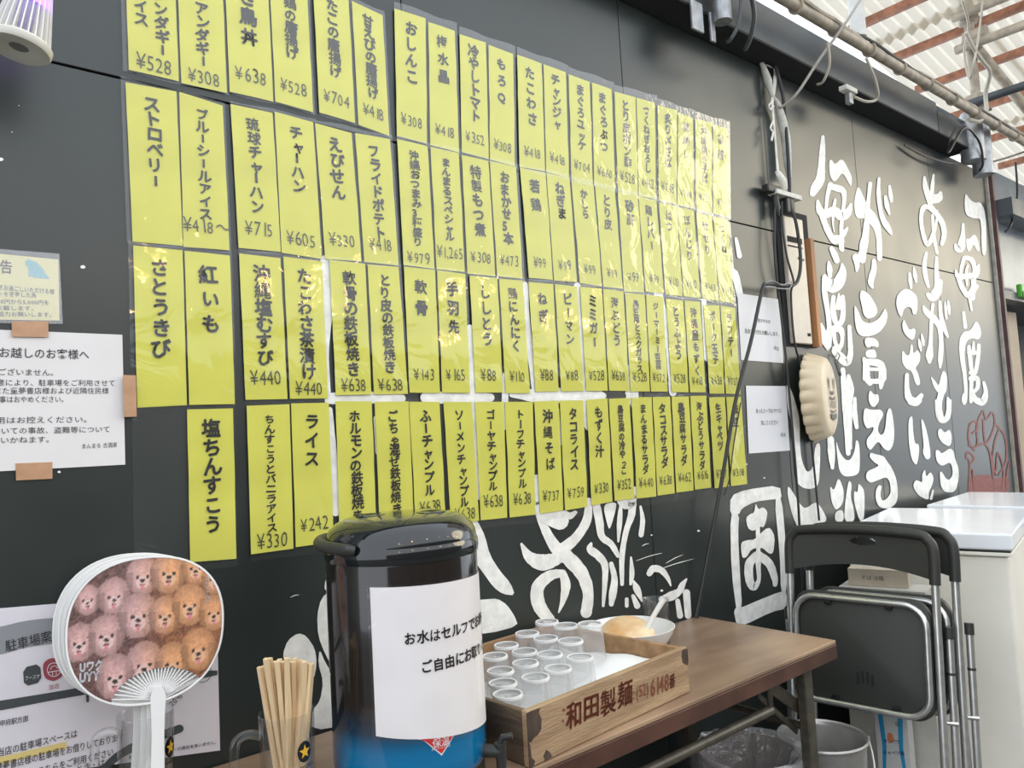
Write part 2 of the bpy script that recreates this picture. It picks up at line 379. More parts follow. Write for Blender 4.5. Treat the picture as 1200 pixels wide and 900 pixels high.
P.poly(o, sc, [(455,200),(485,250),(520,270),(550,262),(575,300),(588,360),(592,480),(592,610),(570,620),(560,560),(558,420),(550,370),(500,372),(453,345),(448,260)])
P.poly(o, sc, [(460,500),(480,510),(515,470),(540,510),(552,592),(530,585),(510,535),(485,598),(463,570)])
o = (1040, 330)
for s_ in ([(345,0,34),(330,70,50),(295,110,46),(262,90,20)], [(235,165,16),(255,200,40),(300,240,44),(340,300,34),(352,400,30),(348,500,36),(345,565,16)],
  [(297,150,20),(288,250,24),(282,400,28),(275,480,50),(275,530,24)], [(343,135,22),(348,210,26),(365,290,34),(395,365,16)], [(378,135,12),(382,190,22),(386,245,14)],
  [(397,130,12),(402,170,20),(405,215,12)], [(205,385,14),(212,420,24),(218,455,12)], [(222,350,12),(230,385,22),(235,420,12)],
  [(125,615,26),(125,700,34),(140,770,50),(185,790,50),(220,750,30)], [(350,740,40),(335,820,40),(350,900,40)], [(395,770,20),(400,850,34),(385,900,30)],
  [(500,205,22),(512,300,26)], [(535,430,26),(545,520,30),(555,610,24)], [(600,420,26),(595,500,28),(575,600,30),(545,600,26)], [(565,400,14),(565,470,30)],
  [(535,470,26),(600,470,26)], [(550,640,40),(590,640,30),(590,700,28),(560,730,24)], [(550,640,26),(548,790,26)], [(632,665,20),(645,730,30),(625,790,50),(580,780,40),(560,740,26)],
  [(530,90,30),(565,40,40),(560,-10,26)], [(540,110,24),(552,190,14)]): P.stroke(o, sc, s_)
P.poly(o, sc, [(60,90),(100,50),(140,50),(190,90),(197,140),(190,215),(165,220),(155,175),(130,165),(105,180),(90,240),(70,215),(52,150)])
P.poly(o, sc, [(105,245),(125,290),(140,320),(178,305),(182,340),(168,390),(130,370),(100,330),(92,280)])
P.poly(o, sc, [(95,445),(125,490),(145,480),(150,415),(165,415),(168,480),(195,445),(215,480),(212,530),(180,570),(200,600),(218,680),(185,685),(160,590),(120,575),(92,530)])
P.poly(o, sc, [(280,615),(320,665),(335,690),(350,620),(370,580),(392,620),(390,720),(365,755),(335,740),(300,690)])
P.poly(o, sc, [(475,370),(500,330),(545,325),(580,255),(607,290),(618,350),(600,385),(550,370),(515,400),(505,480),(515,560),(528,700),(525,790),(505,820),(485,790),(490,745),(505,730),(495,620),(480,540),(468,440)])
o, sc = (1040, 470), 6.925
P.stroke(o, sc, [(400,0,36),(405,80,40),(440,150,60),(490,120,40),(500,0,36)]); P.stroke(o, sc, [(180,10,40),(230,18,46),(265,0,24)])
for p_ in ([(165,150),(200,112),(205,250),(220,350),(250,345),(255,400),(245,480),(230,525),(190,470),(168,330)], [(268,140),(290,160),(320,260),(345,400),(345,468),(310,475),(280,420),(292,370),(280,260)],
  [(405,235),(430,220),(460,260),(500,225),(518,280),(515,345),(495,370),(440,340),(408,290)],
  [(388,395),(415,400),(435,430),(505,378),(535,410),(545,470),(570,530),(577,620),(550,740),(455,740),(425,680),(420,570),(440,575),(470,630),(500,640),(530,590),(510,490),(440,530),(400,500),(386,440)],
  [(200,690),(225,635),(280,665),(275,600),(300,548),(310,620),(345,570),(372,620),(360,680),(330,740),(332,800),(300,795),(240,760)]): P.poly(o, sc, p_)
P.stroke(o, sc, [(350,790,24),(365,725,14)])
P.build(label='large white brush-painted lettering on the black wall')
# seal-like emblem
P = Paint('painted_emblem', M_WHITEPAINT); o, sc = (780, 560), 4.5
for p_ in ([(340,95),(420,62),(600,38),(612,112),(572,112),(470,125),(400,160),(384,195),(338,195)], [(338,180),(386,185),(380,300),(390,500),(402,692),(376,730),(345,500)],
  [(355,690),(400,683),(480,648),(606,598),(638,600),(636,690),(560,705),(410,778),(372,775)], [(570,100),(610,98),(632,350),(638,612),(606,612),(600,400)]): P.poly(o, sc, p_, 1)
for p_ in ([(472,130),(487,168),(510,153),(535,175),(530,220),(515,262),(495,255),(460,282),(430,265),(420,210),(445,190),(465,183)],
  [(396,340),(425,328),(470,325),(520,270),(550,262),(574,310),(566,395),(545,402),(505,365),(450,375),(425,418),(403,424),(395,380)]): P.poly(o, sc, p_, 1)
P.stroke(o, sc, [(483,250,22),(485,330,22),(487,410,22)])
P.stroke(o, sc, [(485,405,44),(440,450,46),(438,530,44),(460,575,40),(488,540,22),(486,470,26),(486,420,30)]); P.stroke(o, sc, [(495,412,44),(545,455,44),(572,530,34),(574,562,24)])
P.build(label='white square hand-painted ま emblem')
# big white mural strokes behind the table
P = Paint('painted_mural', M_WHITEPAINT); o, sc = (560, 560), 4.444
P.poly(o, sc, [(0,230),(35,300),(60,400),(110,480),(170,550),(192,612),(130,606),(80,570),(30,500),(-60,380),(-60,150)], 1)
P.poly(o, sc, [(-60,640),(40,632),(100,628),(150,660),(190,720),(208,770),(60,810),(-60,810)], 1)
for s_ in ([(310,150,50),(345,260,46),(405,365,64),(470,420,74),(540,500,70),(572,600,58),(562,700,60)], [(575,120,34),(565,220,46),(510,310,50),(440,370,64)],
  [(225,345,14),(265,410,56),(330,440,84),(400,425,66),(440,410,40)], [(440,495,36),(370,510,56),(310,570,66),(315,660,70),(370,740,60)],
  [(440,500,40),(455,560,50),(440,640,30),(418,700,8)], [(450,180,24),(475,198,36),(505,180,20)]): P.stroke(o, sc, s_)
o, sc = (680, 570), 5.293
for s_ in ([(95,110,50),(115,220,50),(130,310,44),(190,360,40),(230,430,26)], [(247,120,18),(240,220,34),(232,340,14)], [(315,70,56),(315,170,46),(280,280,34),(255,430,34),(255,605,24)],
  [(372,125,14),(385,210,30),(375,300,32)], [(65,355,18),(60,390,46),(110,430,50),(150,490,42),(150,600,32),(140,740,18)], [(190,480,28),(210,570,38),(200,660,48),(190,730,30)],
  [(312,440,12),(318,540,32),(310,605,18)], [(330,590,14),(350,640,44),(380,710,12)], [(325,680,24),(350,740,40)], [(285,700,24),(285,740,24)],
  [(425,540,36),(450,510,44),(500,520,40),(540,570,26),(558,615,10)], [(655,575,12),(630,610,36),(610,650,42),(560,680,56),(500,700,36)], [(600,710,30),(615,800,40)], [(655,660,46),(665,800,42)]): P.stroke(o, sc, s_)
P.poly(o, sc, [(135,110),(222,95),(215,150),(180,272),(163,240)])
o, sc = (310, 640), 4.09
for p_ in ([(85,520),(110,450),(160,415),(200,430),(240,490),(250,560),(235,640),(160,640),(100,560)], [(320,100),(360,180),(330,205),(285,215),(290,160)],
  [(320,205),(440,190),(440,620),(345,615),(290,520),(255,430),(250,330),(270,250)], [(262,490),(290,560),(345,640),(440,640),(440,850),(220,885),(225,790),(265,740),(280,650),(255,560)]): P.poly(o, sc, p_, 1)
o, sc = (0, 0), 1
for s_ in ([(381,305,12),(384,360,12),(380,410,10),(384,470,8)], [(390,467,14),(440,466,14),(470,467,10)], [(498,466,12),(540,466,16),(574,466,10)], [(600,462,8),(640,464,18),(690,462,16),(706,464,8)],
  [(386,480,6),(390,540,10),(393,600,10)], [(440,490,6),(443,530,7)], [(550,385,9),(548,430,14),(556,470,12),(558,540,8),(562,580,12)], [(592,440,8),(590,500,8)], [(614,335,10),(617,380,8),(625,440,8),(628,470,8)],
  [(652,480,6),(655,520,6)], [(676,335,8),(678,370,7),(684,420,6),(684,480,12),(690,500,10)], [(628,560,8),(632,590,10)], [(740,460,16),(745,480,8)], [(738,430,6),(737,470,8)], [(845,352,7),(858,318,9),(868,352,7)], [(862,280,4),(866,300,6)],
  [(770,340,10),(783,400,9),(788,460,9)], [(824,352,6),(828,420,7)], [(640,600,26),(655,610,22)], [(734,585,24),(744,575,10)]): P.stroke(o, sc, s_)
P.build(label='white mural brush strokes spreading behind the menu strips')
P = Paint('painted_scribble', M_REDPAINT); o, sc = (1040, 470), 6.925
P.poly(o, sc, [(655,640),(710,600),(830,595),(850,640),(985,600),(985,760),(650,760)], 1)
for s_ in ([(660,720,16),(665,500,14),(638,460,14),(650,415,14),(690,440,14),(700,480,14),(670,505,14)], [(705,400,14),(660,330,14),(665,200,14),(715,165,14),(735,220,14),(690,260,14)],
  [(735,360,14),(725,200,14),(775,80,14),(800,150,14),(850,90,14),(870,180,14),(830,300,14),(790,330,14),(775,150,14)], [(870,180,14),(950,290,14),(962,480,14),(900,600,14)],
  [(880,600,14),(850,500,14),(870,330,14),(905,230,14)], [(740,360,14),(790,350,14),(830,420,16),(850,560,16),(870,700,16)], [(660,360,14),(720,370,14),(730,300,14)], [(930,700,14),(940,560,14),(895,420,14),(880,560,14)], [(700,700,14),(690,560,14)], [(960,700,12),(970,560,12),(985,500,12)]): P.stroke(o, sc, s_)
P.build(label='red spray-painted scribble near the far end of the wall')
P = Paint('paint_chip', M_WHITEPAINT)
for x, y, r in ((97, 313, 2.6), (1, 187, 2.5), (14, 155, .8), (22, 124, .6), (775, 692, 1.6), (763, 627, 1), (818, 622, 1.4), (874, 544, 1.2), (69, 553, 1.6), (895, 560, 1)):
    P.poly((x, y), 1, [(r*cos(k)*1.3, r*sin(k)*.9) for k in (0, 1, 2, 3, 4, 5)], 1)
for x0, y0, x1, y1 in ((745, 657, 775, 648), (770, 668, 812, 655), (340, 700, 350, 697), (752, 640, 760, 637), (780, 660, 800, 650)):
    P.stroke((0, 0), 1, [(x0, y0, .5), ((x0+x1)/2, (y0+y1)/2-.8, .9), (x1, y1, .4)])
P.build()

# ================================================================= MENU STRIPS
# name, price, four corner pixels (top-left, top-right, bottom-right, bottom-left), end of the name along the strip
R1 = [('サーターアンダギー|アイス', '¥528', (208.7,96.3), (150.3,82.8)), ('サーターアンダギー', '¥308', (265,110), (211.7,98.3)), ('焼き鳥丼', '¥638', (319.2,120), (268.3,108.3)),
 ('若鶏の唐揚げ', '¥528', (365.8,132.5), (321.7,120)), ('たこの唐揚げ', '¥704', (415,145), (373.3,132.5)), ('甘えびの唐揚げ', '¥418', (455,160), (419,147))]
rows = [[], [], [], []]
for n_, p_, br, bl in R1:
    B, A = on_wall(*br), on_wall(*bl)
    def up(Q, dz):
        T = Q+Vector((-.004, 0, dz)); d = T-CP; z = d.dot(FW); return (600+FPX*d.dot(RX)/z, 450-FPX*d.dot(UP)/z)
    rows[0].append((n_, p_, up(A, .297), up(B, .297), br, bl, {'若鶏の唐揚げ': .64, 'たこの唐揚げ': .68, '甘えびの唐揚げ': .76, '焼き鳥丼': .66}.get(n_, .86)))
def R(i, data):
    for d in data: rows[i].append(d)
R(0, [('おしんこ', '¥308', (461,11), (497.5,22.5), (499,169), (464,160), .56), ('梅水晶', '¥418', (500.7,26.7), (531.6,37.3), (536.6,179.6), (503,170.7), .50),
 ('冷やしトマト', '¥352', (537.3,40.7), (568,50.7), (571.4,187), (539.8,178.7), .72), ('もろQ', '¥308', (571.3,53.3), (600,64), (602,195.6), (573,187.6), .50),
 ('たこわさ', '¥418', (604.7,65), (633.3,75.3), (637.3,201.3), (607.5,196.4), .62), ('チャンジャ', '¥418', (635.7,76), (661.6,85.3), (665.4,209.3), (638.8,202), .56),
 ('まぐろユッケ', '¥704', (665,87.6), (689.7,96.7), (693.3,217), (668.4,210.6), .70), ('まぐろぶつ', '¥660', (692.4,97.3), (715.3,105.3), (719.6,223), (695,217.3), .66),
 ('とり皮ポン酢', '¥528', (718.7,108), (743.3,114.7), (746.3,229.4), (722.7,223.6), .74), ('つくねぎおろし', '¥462', (744.7,115), (766,121.3), (767.3,234), (747.4,230.2), .76),
 ('炙り〆さば', '¥748', (769.3,124), (792,129.7), (791,239.5), (770.7,235.3), .66), ('馬刺し', '¥748', (793.7,132.7), (811,139), (811.6,244.5), (792.5,241), .50),
 ('沖縄焼きそば', '¥737', (813.6,140), (832.7,144.7), (833,250.4), (814.8,246.5), .70), ('砂肝', '¥99', (834.3,146.7), (851.3,151.6), (852.5,254.3), (834.5,250.7), .42)])
R(1, [('ストロベリー', '', (146.3,97.5), (205.8,108.3), (213.3,288.7), (154.7,283.7), .66), ('ブルーシールアイス', '¥418〜', (209.2,108.7), (260,125), (268,294), (214.2,289.7), .80),
 ('琉球チャーハン', '¥715', (269.2,122.8), (318.3,133.3), (328,295.8), (278.7,291), .74), ('チャーハン', '¥605', (320.8,131.7), (365.8,144.2), (376,304), (329,296.7), .56),
 ('えびせん', '¥330', (368.3,145), (410.8,156.7), (422.5,306.7), (380,304), .56), ('フライドポテト', '¥418', (415,156.7), (455.8,164), (465.8,311.7), (425.8,307.5), .80),
 ('沖縄おつまみ3種盛り', '¥979', (464.2,163.6), (499.8,172), (507.8,315.6), (471.7,311), .86), ('まんまるスペシャル', '¥1,265', (503.3,172.8), (536.2,180), (543.3,319), (510.4,316), .76),
 ('特製もつ煮', '¥308', (539.8,182.2), (571,189.3), (579,324.2), (546.6,321), .68), ('おまかせ5本', '¥473', (572.7,189.3), (603.2,196.4), (611,327), (581.4,324.2), .72),
 ('若鶏', '¥99', (608,197), (637.9,202.8), (646.6,328.4), (618.7,325.8), .40), ('ねぎま', '¥99', (639,203), (666,209.3), (674.7,330.8), (648,329), .42),
 ('かしら', '¥99', (668.4,211), (694.2,217), (704,336), (678.2,332), .36), ('とり皮', '¥99', (696,217.7), (719,223.2), (728.4,338.8), (705.8,336.4), .42),
 ('砂肝', '¥99', (722.7,224), (746,229.5), (753.3,343), (730,342), .34), ('鶏レバー', '¥99', (747,230.2), (767.8,235.7), (776.7,344.5), (755.3,342), .56),
 ('はつ', '¥110', (770.7,238), (791.4,241.9), (798.4,347.6), (778.7,345.3), .30), ('ぼんじり', '¥110', (792.5,242.7), (811.7,247), (819,349.7), (799.7,347.6), .60),
 ('せせり', '¥143', (814.8,249.7), (832.6,253.6), (841.2,353.3), (821.8,349.4), .48), ('つくね', '¥143', (834.5,254), (851.3,258.5), (858.8,355.7), (842.3,353.3), .44)])
R(2, [('さとうきび', '', (155.3,288.3), (213,294), (218,475), (160,478), .70), ('紅いも', '', (215.3,294.5), (268.3,300), (274.2,473.7), (220.8,474.7), .54),
 ('沖縄塩むすび', '¥440', (279.2,297.5), (327.5,303), (335.8,467.8), (286.7,468.7), .76), ('たこわさ茶漬け', '¥440', (331,301), (376,307), (383.3,467), (338.8,467.5), .86),
 ('軟骨の鉄板焼き', '¥638', (385,305), (426.7,309.7), (433.9,462.4), (392.4,463.3), .86), ('とり皮の鉄板焼き', '¥638', (429.7,310.3), (465.8,313.3), (476.9,461.6), (437.2,462.4), .84),
 ('軟骨', '¥143', (472,312.7), (508.4,316.8), (514.2,460.8), (478.7,460.2), .40), ('手羽先', '¥165', (511,317), (543.9,321.6), (549.4,460.8), (516.9,460.2), .54),
 ('ししとう', '¥88', (548.9,323.3), (581.4,326.4), (588,460.2), (556,460.2), .62), ('鶏にんにく', '¥110', (583.6,326.9), (611,329.2), (619.6,461), (591.2,460.8), .64),
 ('ねぎ', '¥88', (618,330.8), (647,333.3), (653.3,458.8), (626.2,459.2), .38), ('ピーマン', '¥88', (648.8,333.3), (674.5,336.2), (682.5,458.3), (656.3,458.8), .56),
 ('ミミガー', '¥528', (678.3,336.3), (703.7,338.7), (710.8,458), (685.8,458.3), .60), ('海ぶどう', '¥638', (705.5,338.7), (729.2,341.7), (735.8,458.3), (712.5,458), .56),
 ('島豆腐とスクガラス', '¥528', (731.2,343.2), (754,345.6), (760.3,458.8), (737.8,459), .80), ('ジーマーミー豆腐', '¥572', (755.7,345.6), (775.6,348.4), (781,459), (761.6,459), .78),
 ('とうふよう', '¥528', (779,350.2), (799.2,352.6), (805.7,459.9), (786,459.4), .66), ('沖縄産もずく', '¥418', (800.8,352.6), (819,354), (825.6,459.9), (807.3,459.9), .82),
 ('ポーク玉子', '¥638', (822.9,357.7), (841.7,358.3), (847.7,461.4), (830.3,461.4), .66), ('ラフテー', '¥737', (843,358.8), (859.9,361), (866.4,462.2), (849.4,461.4), .62)])
R(3, [('塩ちんすこう', '', (218.3,480), (272,478.7), (276,654.6), (222,658.5), .82), ('ちんすこうとバニラアイス', '¥330', (288,475.7), (338,473.8), (342.8,642.7), (293.2,649.4), .86),
 ('ライス', '¥242', (340,473), (384,472), (390,634.7), (345.6,641), .46), ('ホルモンの鉄板焼き', '¥638', (392,470.4), (434.2,470.4), (440,625), (397,633), .90),
 ('ごちゃ混ぜ鉄板焼き', '¥638', (437.8,471), (477.4,470.4), (484,618), (444,624), .90), ('ふーチャンプル', '¥638', (478,471), (513.7,471), (521,612), (486,618), .78),
 ('ソーメンチャンプル', '¥638', (518.4,471), (551.4,471.3), (560,610), (527,614), .88), ('ゴーヤチャンプル', '¥638', (555.3,471), (588.6,471), (593,606.4), (562,609.6), .76),
 ('トーフチャンプル', '¥638', (590.4,471), (622.9,471), (626,603), (595.9,606.4), .76), ('沖縄そば', '¥737', (624.5,470.4), (652.8,469.6), (658.7,598), (631.6,602), .64),
 ('タコライス', '¥759', (654.6,469.6), (681.8,469.2), (687,593.6), (660.8,598), .64), ('もずく汁', '¥330', (685.7,468.7), (710.6,467), (716.4,587.8), (692,592.2), .58),
 ('島豆腐の冷やっこ', '¥352', (712,467.4), (736,466.4), (742,584), (719,587), .76), ('まんまるサラダ', '¥440', (738.7,465.8), (762.2,465.5), (767.8,581.7), (745,584.2), .78),
 ('タコスサラダ', '¥638', (763.3,465.5), (783.8,465), (789.2,578), (769.2,580.8), .74), ('島豆腐サラダ', '¥462', (785.5,465), (805.8,464.7), (811.3,574.7), (791.2,577.2), .74),
 ('海ぶどうサラダ', '¥616', (807.5,464.2), (826.2,463.8), (832,571.3), (813,573.8), .80), ('生キャベツ', '¥327', (829.5,465.8), (848,465.3), (853,570), (836.2,572.2), .60),
 ('枝豆', '¥308', (849.7,465.3), (866.7,465), (874.2,567.2), (855.3,569.7), .36)])
EN = {'サーターアンダギー|アイス': 'deep-fried doughnut with ice cream', 'サーターアンダギー': 'deep-fried doughnut', '焼き鳥丼': 'grilled chicken bowl', '若鶏の唐揚げ': 'fried young chicken', 'たこの唐揚げ': 'fried octopus', '甘えびの唐揚げ': 'fried sweet shrimp', 'おしんこ': 'pickles', '梅水晶': 'plum shark cartilage', '冷やしトマト': 'chilled tomato', 'もろQ': 'cucumber with miso', 'たこわさ': 'octopus with wasabi', 'チャンジャ': 'spicy fish innards', 'まぐろユッケ': 'tuna yukhoe', 'まぐろぶつ': 'tuna chunks', 'とり皮ポン酢': 'chicken skin ponzu', 'つくねぎおろし': 'meatball with leek and radish', '炙り〆さば': 'seared mackerel', '馬刺し': 'horse sashimi', '沖縄焼きそば': 'Okinawan fried noodles', '砂肝': 'gizzard', 'ストロベリー': 'strawberry', 'ブルーシールアイス': 'seal ice cream', '琉球チャーハン': 'Ryukyu fried rice', 'チャーハン': 'plain fried rice', 'えびせん': 'shrimp crackers', 'フライドポテト': 'fried potatoes', '沖縄おつまみ3種盛り': 'three snack platter', 'まんまるスペシャル': 'house special', '特製もつ煮': 'stewed giblets', 'おまかせ5本': 'five skewer selection', '若鶏': 'young chicken', 'ねぎま': 'chicken and leek', 'かしら': 'pork cheek', 'とり皮': 'chicken skin skewer', '鶏レバー': 'chicken liver', 'はつ': 'heart', 'ぼんじり': 'chicken tail', 'せせり': 'chicken neck', 'つくね': 'meatball', 'さとうきび': 'sugar cane', '紅いも': 'purple yam', '沖縄塩むすび': 'salt rice ball', 'たこわさ茶漬け': 'octopus tea rice', '軟骨の鉄板焼き': 'griddled cartilage', 'とり皮の鉄板焼き': 'griddled chicken skin', '軟骨': 'cartilage skewer', '手羽先': 'chicken wings', 'ししとう': 'shishito pepper', '鶏にんにく': 'garlic chicken', 'ねぎ': 'leek', 'ピーマン': 'green pepper', 'ミミガー': 'pig ear', '海ぶどう': 'sea grapes', '島豆腐とスクガラス': 'island tofu with salted fish', 'ジーマーミー豆腐': 'peanut tofu', 'とうふよう': 'fermented tofu', '沖縄産もずく': 'mozuku seaweed', 'ポーク玉子': 'pork and egg', 'ラフテー': 'braised pork belly', '塩ちんすこう': 'salt cookie', 'ちんすこうとバニラアイス': 'cookie and vanilla ice cream', 'ライス': 'rice', 'ホルモンの鉄板焼き': 'griddled offal', 'ごちゃ混ぜ鉄板焼き': 'mixed griddle', 'ふーチャンプル': 'wheat gluten stir-fry', 'ソーメンチャンプル': 'thin noodle stir-fry', 'ゴーヤチャンプル': 'bitter melon stir-fry', 'トーフチャンプル': 'tofu stir-fry', '沖縄そば': 'Okinawa soba', 'タコライス': 'taco rice', 'もずく汁': 'mozuku soup', '島豆腐の冷やっこ': 'chilled island tofu', 'まんまるサラダ': 'house salad', 'タコスサラダ': 'tacos salad', '島豆腐サラダ': 'island tofu salad', '海ぶどうサラダ': 'sea grape salad', '生キャベツ': 'raw cabbage', '枝豆': 'edamame'}
ROWN = ['top row', 'second row', 'third row', 'bottom row']
def curl(s, t, k):
    return .0012*sin(pi*s)*(.6+.4*sin(k*1.7)) + .0014*sin(t*5.2+k)*sin(pi*t) + .0006*sin(t*13+k*2)
def make_strip(i, k, d):
    name, price, tl, tr, br, bl, end = d
    fn, w, h = bil((tl, tr, br, bl), .0045)
    ph = i*5.1+k*2.3
    def F(s, t, lift=0):
        p = fn(s, t); p.y -= abs(curl(s, t, ph))*1.2+lift; return p
    base = fn(.5, 1)
    root = empty('menu_strip', base, 'yellow %s strip, %s %s, lettered %s' % (EN[name], ROWN[i], (price+' yen').replace('¥', '') if price else 'without a price', name.replace('|', ' ')), 'menu strip', 'yellow handwritten menu strips on the wall')
    nx, ny = 4, 14; mb = MB()
    V = [F(a/nx, b/ny)-base for b in range(ny+1) for a in range(nx+1)]
    V += [v+Vector((0, .0006, 0)) for v in V]; N = (nx+1)*(ny+1)
    Fc = []
    for b in range(ny):
        for a in range(nx):
            q = b*(nx+1)+a; Fc.append((q, q+nx+1, q+nx+2, q+1)); Fc.append((q+N, q+1+N, q+nx+2+N, q+nx+1+N))
    mb.add(V, Fc).build('paper', M_YEL, root, smooth=True, fixn=False)
    g = []
    parts = name.split('|')
    n = len(parts[0]); top = .065 if i else .06
    if i == 0 and k < 2: top, end = .02, .86
    span = (end-top)*h
    neff = sum(.82 if c in SMALL else 1 for c in parts[0])
    pitch = span/neff; size = min(pitch*1.04, w*.42)
    cw = 1.0
    if pitch*1.04 < w*.30: cw = 1.15
    cx = w*.5 if len(parts) == 1 else w*.68
    g += vtext(parts[0], cx, top*h, size, pitch, w=.026 if size > .024 else .02, cw=cw)
    if len(parts) > 1: g += vtext(parts[1], w*.28, .42*h, size, pitch*.95, w=.02)
    ob = write(g, lambda u, v: F(u/w, v/h, .0016)-base, 'handwriting', M_INK, root)
    if price:
        ps = min(.046, w*.46); y0 = min(.96, max(.90, end+.10))*h if end < .84 else .975*h
        if i == 1 and k in (3,): y0 = .93*h
        g = htext(price, w*.5, y0, ps, w=-.004, cw=.72, wob=1.3, center=True)
        write(g, lambda u, v: F(u/w, v/h-.0, .0016)-base, 'price', M_PEN, root)
    return root
for i, row in enumerate(rows):
    for k, d in enumerate(row): make_strip(i, k, d)
# clear sleeves, one over each pair
def sleeve(i, c, label, seed):
    fn, w, h = bil(c, .009); base = fn(.5, 1); nx, ny = 10, 18; V = []; Fc = []
    for b in range(ny+1):
        for a in range(nx+1):
            s, t = a/nx, b/ny; p = fn(s, t)
            e = noise.noise(Vector((s*3.1+seed*7, t*4.3, seed)))*.0022+noise.noise(Vector((s*9+seed, t*8, 3+seed)))*.0008
            edge = min(1, 8*min(s, 1-s, t*1.2, (1-t)*1.2)); p.y += -e*edge-.0003; p.x += .0
            if b in (0, ny): p.z += .002*sin(s*9+seed)
            V.append(p-base)
    for b in range(ny):
        for a in range(nx):
            q = b*(nx+1)+a; Fc.append((q, q+nx+1, q+nx+2, q+1))
    o = MB().add(V, Fc).build('plastic_sleeve', M_SLEEVE if i < 2 else M_SLEEVE2, smooth=True, fixn=False); o.location = base
    tag(o, label, 'sleeve', 'clear plastic sleeves over the menu strips')
seed = 1
for i, row in enumerate(rows):
    idx = [(a, a+1) for a in range(0, len(row)-1, 2)] if i < 3 else [(0, 0)]+[(a, a+1) for a in range(1, len(row)-1, 2)]
    if i == 3: idx = [(0, 0)]+[(a, min(a+1, len(row)-1)) for a in range(1, len(row), 2)]
    for a, b in idx:
        A, B = row[a], row[b]; tl, bl, tr, br = A[2], A[5], B[3], B[4]
        sx = max(1.5, (tr[0]-tl[0])*.012); up_ = 8 if i == 0 and a > 5 else 3.5; dn = 3
        if i == 3: dn = 9
        if i == 3 and a == 0: tl = (160, 481); bl = (163, 662)
        if a == 0: tl = (tl[0]-5, tl[1]-2); bl = (bl[0]-6, bl[1])
        c = [(tl[0]-sx, tl[1]-up_), (tr[0]+sx, tr[1]-up_), (br[0]+sx, br[1]+dn), (bl[0]-sx, bl[1]+dn)]
        nm = EN[A[0]] if a == b else EN[A[0]]+' and '+EN[B[0]]
        sleeve(i, c, '%s clear sleeve, %s over %s' % (ROWN[i].replace(' row', '-row'), 'wrinkled' if i < 2 else 'glossy', nm), seed); seed += 1.37

#PART2
# ================================================================= NOTICES ON THE WALL
def sheet(name, c, m, off, label, cat, group=None, th=.0006):
    """a flat sheet with given pixel corners on the wall; returns object and writer frame"""
    fn, w, h = bil(c, off); base = fn(.5, 1)
    V = [fn(s, t)-base for s, t in ((0, 0), (1, 0), (1, 1), (0, 1))]; V += [v+Vector((0, th, 0)) for v in V]
    o = MB().add(V, [(3, 2, 1, 0), (4, 5, 6, 7), (0, 1, 5, 4), (1, 2, 6, 5), (2, 3, 7, 6), (3, 0, 4, 7)]).build(name, m, fixn=False)
    o.location = base
    if label: tag(o, label, cat, group)
    return o, (lambda u, v, l=.0008: fn(u/w, v/h)-base+Vector((0, -l, 0))), w, h
def px_write(lines, m, name, parent, base, lift, bold=.0):
    """lines: (text, baseline-start pixel, baseline-end pixel) set on the wall"""
    mb = MB()
    for txt, a, b, hpx in lines:
        A, B = on_wall(*a), on_wall(*b); L = (B-A).length; d = (B-A).normalized(); n = Vector((d.z, 0, -d.x))
        s0 = (on_wall(a[0], a[1])-on_wall(a[0], a[1]-hpx)).length
        g = htext(txt, 0, 0, 1.0, w=bold); mx = max(p[0] for pts, _ in g for p in pts)
        for pts, F in g:
            mb.add([A+d*(u/mx*L)+n*(v*s0)+Vector((0, -lift, 0))-base for u, v in pts], F)
    o_ = mb.build(name, m, parent, fixn=False)
    if len(lines) > 1: o_['kind'] = 'stuff'
    return o_
def tape(c, off, label):
    o, _, _, _ = sheet('tape', c, M_TAPE, off, label, 'tape', None)
M_TXT = mat('print_ink', (.03, .03, .035), .6)
# yellow laminated warning
o, f, w, h = sheet('warning_notice', [(-70, 291), (68, 304.5), (69.5, 376), (-70, 374)], mat('pale_yellow_print', (.78, .72, .36), .5), .003, 'small yellow warning notice with a bowing blue figure, left edge', 'notice')
base = o.location.copy()
px_write([('を徹底していただけるよう', (-68, 341), (-1, 343), 6), ('時間を過ぎお過ごしいただける様', (-28, 337.5), (63, 345), 7), ('追加リストを変更した為', (-30, 346), (42, 349), 6.5), ('お席代として3,000円から5,000円を', (-60, 354.5), (57, 357.5), 6.5),
  ('現金にて頂戴します。', (-40, 363), (39, 364), 6), ('ご理解店内共ご協力お願いします。', (-60, 370), (60, 371.5), 6.5)], M_TXT, 'printed_text', o, base, .0038, .008)
px_write([('警告', (-16, 318), (14, 320), 17)], mat('dark_red_print', (.20, .06, .05), .6), 'heading', o, base, .0038, .01)
bw = Paint('bowing_figure', mat('light_blue_print', (.22, .50, .56), .6), .0036); oo, sc_ = (0, 290), 9
bw.poly(oo, sc_, [(262,150),(290,125),(330,140),(350,150),(372,150),(420,200),(460,240),(475,280),(515,325),(510,340),(450,325),(440,335),(390,320),(345,325),(330,285),(322,315),(295,310),(300,250),(290,205),(265,190)], 1)
bo = bw.build(o); bo.matrix_parent_inverse = Matrix.Translation(-base)
o, f, w, h = sheet('laminate_pouch', [(-80, 286), (69, 298), (73, 380), (-80, 378)], film('laminate', gloss=.10, rough=.12, bump=.1, bscale=6, milky=.04), .0046, 'clear laminate pouch around the small yellow warning notice', 'laminate')
tape([(13, 377), (56, 377), (56, 395.5), (13.5, 395)], .0056, 'brown tape strip between the yellow warning and the white letter')
